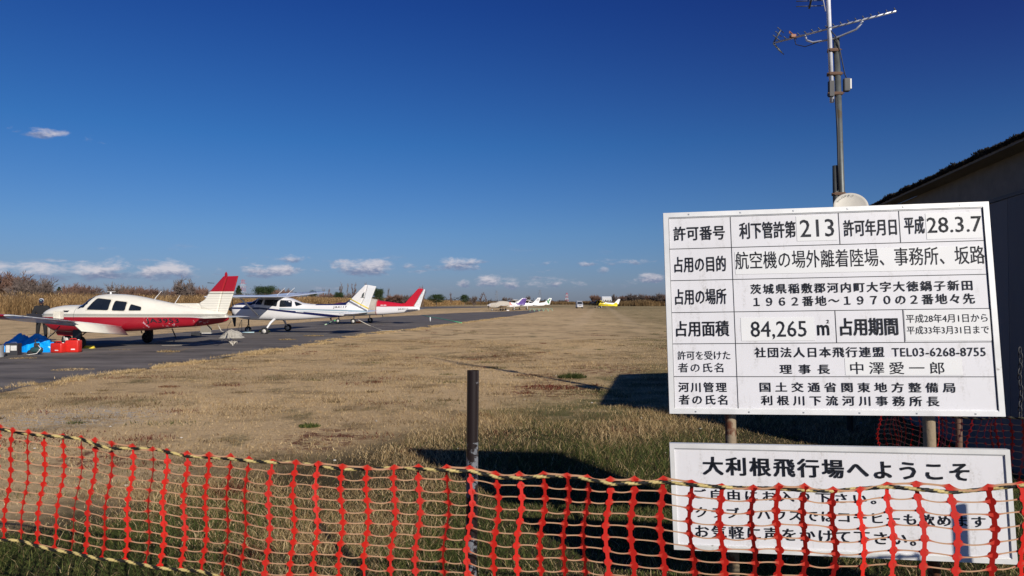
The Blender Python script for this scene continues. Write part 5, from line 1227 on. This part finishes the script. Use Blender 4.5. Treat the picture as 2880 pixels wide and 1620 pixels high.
tube('cable', [ml(6.9, -.13), ml(5.7, -.17), ml(5.45, -.13)], .006, M_white, mast, 6)
mo = Vector((4.27, 8.78, 0))
def yagi(label, A, B, nel, L, m, vert=False):
    A, B = Vector(A), Vector(B); t = thing('television_aerial', label, 'aerial', A); d = (B-A).normalized(); pr = Vector((d.y, -d.x, 0)).normalized()
    tube('boom', [(0, 0, 0), B-A], .014, m, t, 8)
    for i in range(nel):
        p = (B-A)*((i+.9)/nel); l = L*(1-.15*i/nel); tube('element', [p-pr*l/2+Vector((0, 0, .018)), p+pr*l/2+Vector((0, 0, .018))], .0065, M_galv, t, 6)
    return t, d, pr
t, d, pr = yagi('long many element aerial tilted across the mast', (3.60, 9.33, 5.22), (4.74, 8.35, 5.24), 17, .16, M_alu)
bm = bmesh.new()
for s in (1, -1):
    b_tube(bm, [(0, 0, 0), Vector((0, 0, s*.15))+d*.10], .010, 6)
    for k_ in (.4, .7, 1): q = Vector((0, 0, s*.15*k_))+d*.10*k_; b_tube(bm, [q-pr*.12, q+pr*.12], .006, 6)
from_bm('reflector', bm, M_galv, t, True)
p = d*.26+Vector((0, 0, .02)); bm = bmesh.new(); b_box(bm, p, (.07, .07, .045), None, .008); b_tube(bm, [p-pr*.13, p-pr*.13+Vector((0, 0, .03)), p+pr*.13+Vector((0, 0, .03)), p+pr*.13], .008, 6); from_bm('dipole', bm, mat('dipole_orange', (.30, .12, .06), .6), t)
tube('support_arm', [d*.42, d*.44+Vector((0, 0, -.08)), d*.52+Vector((0, 0, -.13)), d*.8+Vector((0, 0, -.15)), d*1.05+Vector((0, 0, -.10)), d*1.13+Vector((0, 0, -.02))], .013, M_alu, t, 8)
tube('feeder_cable', [d*.28, d*.3+Vector((0, 0, -.10)), d*.42+Vector((0, 0, -.16)), d*.6+Vector((0, 0, -.14)), d*.85+Vector((0, 0, -.13))], .006, M_dark, t, 6)
t, d, pr = yagi('upper aerial cut by the top edge of the photo', (3.93, 8.95, 5.53), (4.02, 8.75, 6.2), 3, .36, M_galv)
for q in (0.05, .12): tube('element', [(-.17, .0, q-.02), (.2, .02, q)], .006, M_galv, t, 6)
# satellite dish
def dish():
    c = at(2393, 580, 8.45); t = thing('satellite_dish', 'round cream satellite dish on the mast, half hidden by the board', 'dish', c)
    nrm = Vector((-.25, -.86, .44)).normalized(); rot = nrm.to_track_quat('Z', 'Y').to_matrix()
    bm = bmesh.new(); b_lathe(bm, [(.002, -.03), (.10, -.022), (.17, -.006), (.195, .004), (.20, 0), (.195, -.006), (.16, -.02), (.10, -.036), (.002, -.045)], 'z', 40)
    bmesh.ops.transform(bm, matrix=rot.to_4x4(), verts=bm.verts); from_bm('dish_face', bm, mat('dish_cream', (.56, .53, .46), .5, vary=.05), t, True)
    tube('feed_arm', [rot @ Vector((0, -.19, 0)), rot @ Vector((0, -.27, .10)), rot @ Vector((0, -.33, .20))], .012, M_dark, t); o = tube('feed_horn', [rot @ Vector((0, -.34, .22)), rot @ Vector((0, -.29, .18))], .025, M_hub, t)
    tube('dish_mount', [rot @ Vector((0, 0, -.04)), rot @ Vector((0, 0, -.14)), Vector((-.02, .26, -.15))], .025, M_galv, t)
    up_ = (Vector((0, 0, 1))-nrm*nrm.z).normalized(); rt = up_.cross(nrm).normalized()
    for i, ch in enumerate('MASPRO'):
        a = R(150-14.5*i); r_ = .158
        fit_text(ch, lambda u, v, a=a: (rt*(math.cos(a)*r_+(u-.5)*.02*math.sin(a)+(v-.5)*.024*math.cos(a)) + up_*(math.sin(a)*r_-(u-.5)*.02*math.cos(a)+(v-.5)*.024*math.sin(a)))[:] and tuple(rt*(math.cos(a)*r_+(u-.5)*.02*math.sin(a)+(v-.5)*.024*math.cos(a)) + up_*(math.sin(a)*r_-(u-.5)*.02*math.cos(a)+(v-.5)*.024*math.sin(a)) + nrm*.006), M_black, t, 1, 0)
dish()

# ================================================================== NOTICE BOARDS
def sgn_material(name):
    m = bpy.data.materials.new(name); m.use_nodes = True; t = m.node_tree; b = t.nodes['Principled BSDF']; b.inputs['Roughness'].default_value = .45
    co = ncoord(t); n1 = nnoise(t, co, 2.2, 5, .7); n2 = nnoise(t, co, 90, 2, .6); n3 = nnoise(t, nmapping(t, co, (6, 6, 1.2)), 3.0, 5, .7)
    c = nmix(t, nrange(t, n1, .45, .8, 0, .5), (.66, .655, .68), (.58, .57, .58)); c = nmix(t, nmath(t, 'MULTIPLY', nrange(t, n3, .53, .72, 0, .6), nrange(t, n2, .4, .62)), c, (.33, .31, .28))
    t.links.new(c, b.inputs['Base Color']); return m
M_sign = sgn_material('board_enamel'); M_frame = mat('board_frame_aluminium', (.68, .68, .67), .4, .15, vary=.12, vs=5, col2=(.20, .18, .16), thr=.66); M_stick = mat('sticker_film', (.71, .71, .705), .35, vary=.04, vs=3, col2=(.42, .40, .37), thr=.72)
M_postr = mat('rusty_post', (.30, .23, .15), .75, .1, vary=.2, vs=5, col2=(.13, .045, .02), thr=.47, bump=.3, bs=40)
class Board:
    def __init__(s, TL, TR, BL, root):
        s.O = Vector(TL); s.u = Vector(TR)-s.O; s.v = Vector(BL)-s.O; s.n = s.v.cross(s.u).normalized(); s.n = -s.n if s.n.y > 0 else s.n; s.root = root; s.L = Vector(root.location)
    def P(s, u, v, d=0): return s.O+s.u*u+s.v*v+s.n*d-s.L
    def slab(s, name, u0, v0, u1, v1, d0, d1, m, parent=None):
        p = [s.P(u, v, d) for d in (d0, d1) for u, v in ((u0, v0), (u1, v0), (u1, v1), (u0, v1))]
        return mesh(name, p, [(0, 1, 2, 3), (7, 6, 5, 4), (0, 4, 5, 1), (1, 5, 6, 2), (2, 6, 7, 3), (3, 7, 4, 0)], m, parent or s.root)
    def text(s, row, m):
        tx, u0, u1, v0, v1, k_, w = row
        fit_text(tx, lambda a, b: tuple(s.P(u0+(u1-u0)*a, v1-(v1-v0)*b, .0035)), m, s.root, 1+(k_-1)*1.0, (.006, .018, .030)[w])
    def frame(s, wu, wv):
        for nm, q in (('frame_rail', (-.0, 0, 1, wv)), ('frame_rail', (0, 1-wv, 1, 1)), ('frame_rail', (0, wv, wu, 1-wv)), ('frame_rail', (1-wu, wv, 1, 1-wv))): s.slab(nm, *q, -.025, .010, M_frame)
        e = .004
        s.slab('frame_lip', wu, wv, 1-wu, wv*1.18, -.002, .005, M_frame); s.slab('frame_lip', wu, 1-wv*1.18, 1-wu, 1-wv, -.002, .005, M_frame)
K_ = 4.0/3.85
def sc_(p): return Vector((0, 0, EYE)) + (Vector(p)-Vector((0, 0, EYE)))*K_
b1 = [sc_(p) for p in ((.854, 3.85, 2.152), (2.508, 3.589, 2.179), (.865, 3.764, 1.039))]
root = thing('notice_board', 'large white framed permit board with many rows of black Japanese text', 'notice board', (b1[0].x+.85, b1[0].y-.1, 0))
B1 = Board(*b1, root)
B1.slab('board_panel', .014, .02, .986, .98, -.012, 0, M_sign); B1.frame(.0165, .0235)
rows = [.0265, .1834, .3432, .5034, .6586, .8195, .9740]
for r_ in rows[1:-1]: B1.slab('ruling_line', .0169, r_-.0014, .983, r_+.0014, .0008, .0022, M_black)
lw = .0009
for u_, r0, r1 in ((.218, 0, 6), (.556, 0, 1), (.738, 0, 1), (.529, 3, 4), (.731, 3, 4)): B1.slab('ruling_line', u_-lw, rows[r0], u_+lw, rows[r1], .0010, .0024, M_black)
for u_ in (.0172, .982): B1.slab('ruling_line', u_-lw, rows[0], u_+lw, rows[6], .0012, .0026, M_black)
for q in ((.4246, .0384, .5485, .162), (.8157, .0462, .9764, .1711), (.227, .207, .9703, .3193), (.237, .5335, .4637, .6467), (.734, .508, .980, .652), (.5496, .7324, .8908, .8125)): B1.slab('sticker', *q, .0004, .0018, M_stick)
TXT = [
('許可番号', 0.0324, 0.1987, 0.0703, 0.1424, 1.05, 1), ('利下管許第', 0.2454, 0.4226, 0.0601, 0.1431, 1.0, 1), ('213', 0.4354, 0.5401, 0.0566, 0.1432, 1, 0),
('許可年月日', 0.5693, 0.7288, 0.0643, 0.1455, 1, 1), ('平成', 0.7521, 0.8112, 0.0576, 0.1433, 1, 1), ('28.3.7', 0.8183, 0.9774, 0.0656, 0.141, 1, 0),
('占用の目的', 0.0319, 0.198, 0.2234, 0.3028, 1, 1), ('航空機の場外離着陸場、事務所、坂路', 0.2282, 0.9789, 0.2064, 0.2942, 1, 0), ('占用の場所', 0.0308, 0.1955, 0.3865, 0.4649, 1, 1),
('茨城県稲敷郡河内町大字大徳鍋子新田', 0.2725, 0.9375, 0.3686, 0.4177, 1.25, 1), ('１９６２番地～１９７０の２番地々先', 0.2798, 0.9414, 0.4312, 0.4806, 1.25, 1), ('占用面積', 0.0302, 0.1999, 0.5455, 0.623, 1, 1),
('84,265', 0.2668, 0.4397, 0.5514, 0.6404, 1, 0), ('m', 0.472, 0.5086, 0.5719, 0.6222, 1, 1), ('2', 0.5012, 0.5094, 0.5477, 0.5643, 1, 1), ('占用期間', 0.5417, 0.714, 0.5404, 0.6249, 1, 2),
('平成28年4月1日から', 0.7386, 0.9733, 0.5267, 0.5672, 1, 0), ('平成33年3月31日まで', 0.7386, 0.9744, 0.5822, 0.6216, 1, 0), ('許可を受けた', 0.0324, 0.2, 0.6937, 0.7373, 1, 0), ('者の氏名', 0.0327, 0.1765, 0.7523, 0.7986, 1.2, 0),
('社団法人日本飛行連盟', 0.2763, 0.6685, 0.6783, 0.7274, 1.2, 1), ('TEL03-6268-8755', 0.6913, 0.9602, 0.6845, 0.7249, 1.05, 0), ('理事長', 0.3515, 0.5041, 0.7605, 0.8069, 1.95, 1), ('中澤愛一郎', 0.5648, 0.8394, 0.7501, 0.8077, 1.45, 0),
('河川管理', 0.0316, 0.1847, 0.8467, 0.8951, 1.28, 1), ('者の氏名', 0.0319, 0.1851, 0.9072, 0.9558, 1.28, 1), ('国土交通省関東地方整備局', 0.2876, 0.8668, 0.846, 0.8927, 1.6, 1), ('利根川下流河川事務所長', 0.2897, 0.8187, 0.9093, 0.9563, 1.62, 1)]
for r_ in TXT: B1.text(r_, M_navytext)
def rivets(B, n):
    for i in range(n):
        for v_ in (.011, .989): B.slab('screw', (i+.5)/n-.0022, v_-.0033, (i+.5)/n+.0022, v_+.0033, .009, .0125, M_steel)
rivets(B1, 6)
# rusty posts carrying both boards
for px in (2056, 2618):
    i = (px-1865)/930.0; p = B1.O + B1.u*i; p1 = B1.O + B1.u*i + B1.v
    bt = Vector((p1.x+(p1.x-p.x)*1.1, p1.y+.085+(p1.y-p.y)*1.1*.3, 0))
    bm = bmesh.new(); b_tube(bm, [Vector((bt.x, bt.y, -.05))-B1.L, Vector((p1.x, p1.y+.075, p1.z))-B1.L, Vector((p.x, p.y+.075, p.z-.05))-B1.L], .031, 14); from_bm('post', bm, M_postr, root, True)
k2 = 3.76/3.62
def sc2(p): return Vector((0, 0, EYE)) + (Vector(p)-Vector((0, 0, EYE)))*k2
b2 = [sc2(p) for p in ((.831, 3.62, .907), (2.43, 3.355, .93), (.847, 3.599, .359))]
root2 = thing('welcome_board', 'lower white board welcoming visitors, partly behind the orange net', 'notice board', (b2[0].x+.85, b2[0].y-.1, 0))
B2 = Board(*b2, root2)
B2.slab('board_panel', .012, .03, .988, .97, -.012, 0, M_sign); B2.frame(.014, .045)
for r_ in [('大利根飛行場へようこそ', 0.102, 0.8871, 0.1193, 0.2922, 1.2, 2), ('ご自由にお入り下さい。', 0.0701, 0.6182, 0.4253, 0.5186, 1.35, 1), ('クラブ・ハウスではコーヒーも飲めます', 0.0742, 0.9224, 0.5893, 0.6938, 1.2, 1), ('お気軽に声をかけて下さい。', 0.0701, 0.7246, 0.7606, 0.8802, 1.2, 1)]: B2.text(r_, M_navytext)

# ================================================================== ORANGE NETS
def net_tape_mat():
    m = bpy.data.materials.new('net_plastic'); m.use_nodes = True; t = m.node_tree; b = t.nodes['Principled BSDF']; a = t.nodes.new('ShaderNodeAttribute'); a.attribute_name = 'tint'
    t.links.new(a.outputs['Color'], b.inputs['Base Color']); b.inputs['Roughness'].default_value = .45
    tr = t.nodes.new('ShaderNodeBsdfTranslucent'); t.links.new(a.outputs['Color'], tr.inputs[0]); mx = t.nodes.new('ShaderNodeMixShader'); mx.inputs[0].default_value = .18
    t.links.new(b.outputs[0], mx.inputs[1]); t.links.new(tr.outputs[0], mx.inputs[2]); t.links.new(mx.outputs[0], t.nodes['Material Output'].inputs[0]); return m
M_net = net_tape_mat()
NRED = (.62, .018, .010); NTAN = (.60, .36, .21)
class Net:
    """sheet given by columns: each column = list of 3D points of the crossings, top to bottom"""
    def __init__(s, cols, bead, waist, root, prof=(.55, .6, 1, 1)):
        s.prof = prof; s.c = cols; s.bead = bead; s.waist = waist; s.root = root; s.L = Vector(root.location)
    def build(s):
        nc = len(s.c); nr = len(s.c[0])
        for i, col in enumerate(s.c):
            a = s.c[max(0, i-1)]; b = s.c[min(nc-1, i+1)]; tw = rng.uniform(-.75, .75); V = []; F = []; C_ = []
            for r in range(nr-1):
                for k_ in range(14):
                    t = k_/14; p = col[r].lerp(col[r+1], t); h = (b[r]-a[r]).normalized(); nn = Vector((-h.y, h.x, 0)); hh = (h*math.cos(tw)+nn*math.sin(tw))
                    q = min(t, 1-t)*2; wf = float(np.interp(i/nc, [0, .45, .6, 1], s.prof)); wa_ = s.waist*wf; w = wa_+(s.bead*(.8+.2*wf)-wa_)*math.sqrt(max(0, 1-(q/.5)**2))
                    V += [s_ for s_ in (p-hh*w-s.L, p+hh*w-s.L)]; c = .92+.08*math.cos(2*math.pi*t); C_ += [NRED]*2
            wf = float(np.interp(i/nc, [0, .45, .6, 1], s.prof))
            p = col[-1]; V += [p-hh*s.bead-s.L, p+hh*s.bead-s.L]; C_ += [NRED]*2
            n = len(V)//2; th = Vector((0, .0012, 0)); V2 = [v+th for v in V]; VV = V+V2; m_ = len(V)
            for j in range(n-1):
                F += [(2*j, 2*j+1, 2*j+3, 2*j+2), (m_+2*j, m_+2*j+2, m_+2*j+3, m_+2*j+1), (2*j, 2*j+2, m_+2*j+2, m_+2*j), (2*j+1, m_+2*j+1, m_+2*j+3, 2*j+3)]
            F = np.array(F); jit = rng.uniform(.85, 1.1)
            bulk('band', [tuple(v) for v in VV], F.ravel(), np.arange(len(F))*4, M_net, s.root, col=np.array(C_*2)*jit)
        for r in range(nr):
            V = []; C_ = []; F = []
            for i in range(nc-1):
                A, B_ = s.c[i][r], s.c[i+1][r]; sg = rng.uniform(-.004, .010)*(B_-A).length/.09
                for k_ in range(9 if i < nc-2 else 10):
                    t = k_/9; p = A.lerp(B_, t)+Vector((0, 0, -sg*4*t*(1-t))); q = min(t, 1-t)
                    w = .0023+.0055*max(0, 1-q/.27)**1.6; w = w*(1.5 if r == 0 else 1)
                    V += [p+Vector((0, .0004, w))-s.L, p+Vector((0, .0004, -w))-s.L]
                    f = min(1, max(0, (q-.08)/.2)); C_ += [tuple(NRED[c]*(1-f)+NTAN[c]*f for c in range(3))]*2
            m_ = len(V); VV = V+[v+Vector((0, .0014, 0)) for v in V]
            for j in range(m_//2-1): F += [(2*j, 2*j+2, 2*j+3, 2*j+1), (m_+2*j, m_+2*j+1, m_+2*j+3, m_+2*j+2), (2*j, m_+2*j, m_+2*j+2, 2*j+2), (2*j+1, 2*j+3, m_+2*j+3, m_+2*j+1)]
            F = np.array(F); bulk('strand', [tuple(v) for v in VV], F.ravel(), np.arange(len(F))*4, M_net, s.root, col=np.array(C_*2))
def hazard_rope(parent, pts, r, name='rope'):
    """twisted black and yellow rope"""
    m = bpy.data.materials.get('hazard_rope')
    if m is None:
        m = tint_mat('hazard_rope', .6, 0)
    P = [pts[0]]
    for a, b in zip(pts, pts[1:]):
        n = max(1, int((b-a).length/.006)); P += [a.lerp(b, (i+1)/n) for i in range(n)]
    V = []; C_ = []; s = 0; L = parent.location; seg = 8
    for i, p in enumerate(P):
        if i: s += (P[i]-P[i-1]).length
        d = (P[min(i+1, len(P)-1)]-P[max(0, i-1)]); a, b = frame_of(d)
        for k_ in range(seg):
            t = 2*math.pi*k_/seg; ph = (t*3/(2*math.pi) + s/.030*1.0) % 3; rr = r*(.82+.22*abs(math.sin(math.pi*(ph % 1))))
            V.append(tuple(p+(a*math.cos(t)+b*math.sin(t))*rr-L)); C_.append((.012, .012, .01) if ph < 1.7 else (.55, .43, .17))
    n = len(P); F = [(i*seg+k_, i*seg+(k_+1) % seg, (i+1)*seg+(k_+1) % seg, (i+1)*seg+k_) for i in range(n-1) for k_ in range(seg)]
    F = np.array(F); return bulk(name, V, F.ravel(), np.arange(len(F))*4, m, parent, col=np.array(C_))
SZ = [(-2.251, 1.074), (-2.178, 1.06), (-2.092, 1.053), (-2.008, 1.047), (-1.912, 1.041), (-1.82, 1.035), (-1.748, 1.025), (-1.661, 1.012), (-1.549, 1.009), (-1.447, 1.005), (-1.377, 0.999), (-1.278, 0.989), (-1.175, 0.989), (-1.072, 0.989), (-0.986, 0.982), (-0.873, 0.973), (-0.76, 0.975), (-0.657, 0.976), (-0.545, 0.973), (-0.433, 0.974), (-0.314, 0.976), (-0.207, 0.978), (-0.087, 0.981), (0.011, 0.984), (0.117, 0.968), (0.209, 0.971), (0.3, 0.974), (0.392, 0.974), (0.47, 0.974), (0.557, 0.97), (0.649, 0.972), (0.755, 0.976), (0.858, 0.97), (0.963, 0.968), (1.071, 0.971), (1.158, 0.98), (1.251, 0.982), (1.355, 0.976), (1.453, 0.981), (1.547, 0.999), (1.644, 1.004), (1.747, 0.999), (1.862, 1.01), (1.96, 1.027)]
SZ = [(-2.251-.09*i, 1.074+.008*i) for i in range(9, 0, -1)] + SZ + [(1.96+.095*i, 1.027+.012*i) for i in range(1, 13)]
def fence_pt(s, z, out=0): x = -.17+s*.9806; return Vector((x+out*.196, 2.75-.2*(x+.17)-out*.98, z))
froot = thing('safety_net', 'orange barrier net on a black and yellow rope across the foreground', 'net', fence_pt(0, 0))
cols = []
for i, (s, z) in enumerate(SZ):
    ds = float(np.interp(s, [-2.3, -1.8, -1.2, -.5, 0, .9, 1.9], [-.065, -.05, -.02, -.012, -.03, .0, .012]))
    col = []
    for r in range(12):
        tt = r/11; zz = z-.512*tt; sp = s+ds*(tt**1.3)+.008*math.sin(r*.9+i*.35)
        col.append(fence_pt(sp, zz+.003*math.sin(i*1.3+r*.5), .012*math.sin(i*.75+r*.25)+.010*math.sin(i*.31)))
    cols.append(col)
Net(cols, .0158, .0078, froot).build()
hazard_rope(froot, [fence_pt(s, z-.010+.006*math.sin(i*1.1), .014*math.sin(i*1.7)) for i, (s, z) in enumerate(SZ)], .0075)
hazard_rope(froot, [c[-1]+Vector((0, -.01+.008*math.sin(i*1.9), .004*math.sin(i*1.3))) for i, c in enumerate(cols)], .0075)
M_pole = livery('peeling_brown_pipe', (.016, .010, .010), [((.17, .18, .20), [(0, 0, -1, 1.08)], .51), ((.2, .2, .22), [], .64)], .35)
def fence_post(label, x, y, top, lean, r=.0245):
    t = thing('fence_post', label, 'post', (x, y, 0), 0, 'posts of the orange net'); L_ = lean
    bm = bmesh.new(); b_tube(bm, [(-L_*top, 0, -.1), (0, 0, top*.5), (L_*top*.5, 0, top-.004)], r, 20, False); bmesh.ops.holes_fill(bm, edges=[e for e in bm.edges if e.is_boundary and e.verts[0].co.z < 0])
    from_bm('pipe', bm, M_pole, t, True); tube('pipe_rim', [(L_*top*.5, 0, top-.02), (L_*top*.5, 0, top-.012)], r*.92, M_dark, t, 20)
fence_post('dark brown peeling pipe post with grey patches, centre of the photo', -.165, 2.80, 1.375, .008)
fence_post('fence post outside the right edge that shades the lower board', 2.98, 2.28, 1.33, 0, .031)
fence_post('fence post outside the left edge of the photo', -3.05, 3.4, 1.33, 0)
# second net between the boards and the hut
r2 = thing('safety_net', 'second orange net in the shade between the boards and the hut', 'net', (3.35, 5.0, 0))
cols = []
for i in range(48):
    f = i/47; y_ = 6.6-4.2*f; x_ = 3.55-.30*f+.03*math.sin(i*.8); z_ = .70+.30*f+.035*math.sin(i*.33)
    cols.append([Vector((x_+.015*math.sin(r*.7+i*.5)-.02*r/11, y_+.01*math.sin(r+i), z_-.5*r/11)) for r in range(12)])
Net(cols, .016, .006, r2).build()
hazard_rope(r2, [c[0] for c in cols], .007)
t = thing('fence_post', 'thin brown stake in the shade behind the right leg of the boards', 'post', (3.52, 5.4, 0), 0, 'posts of the orange net'); tube('pipe', [(0, 0, -.05), (0, 0, 1.0)], .024, M_rust, t, 12); tube('pipe_rim', [(0, 0, .99), (0, 0, 1.005)], .02, M_dark, t, 10)
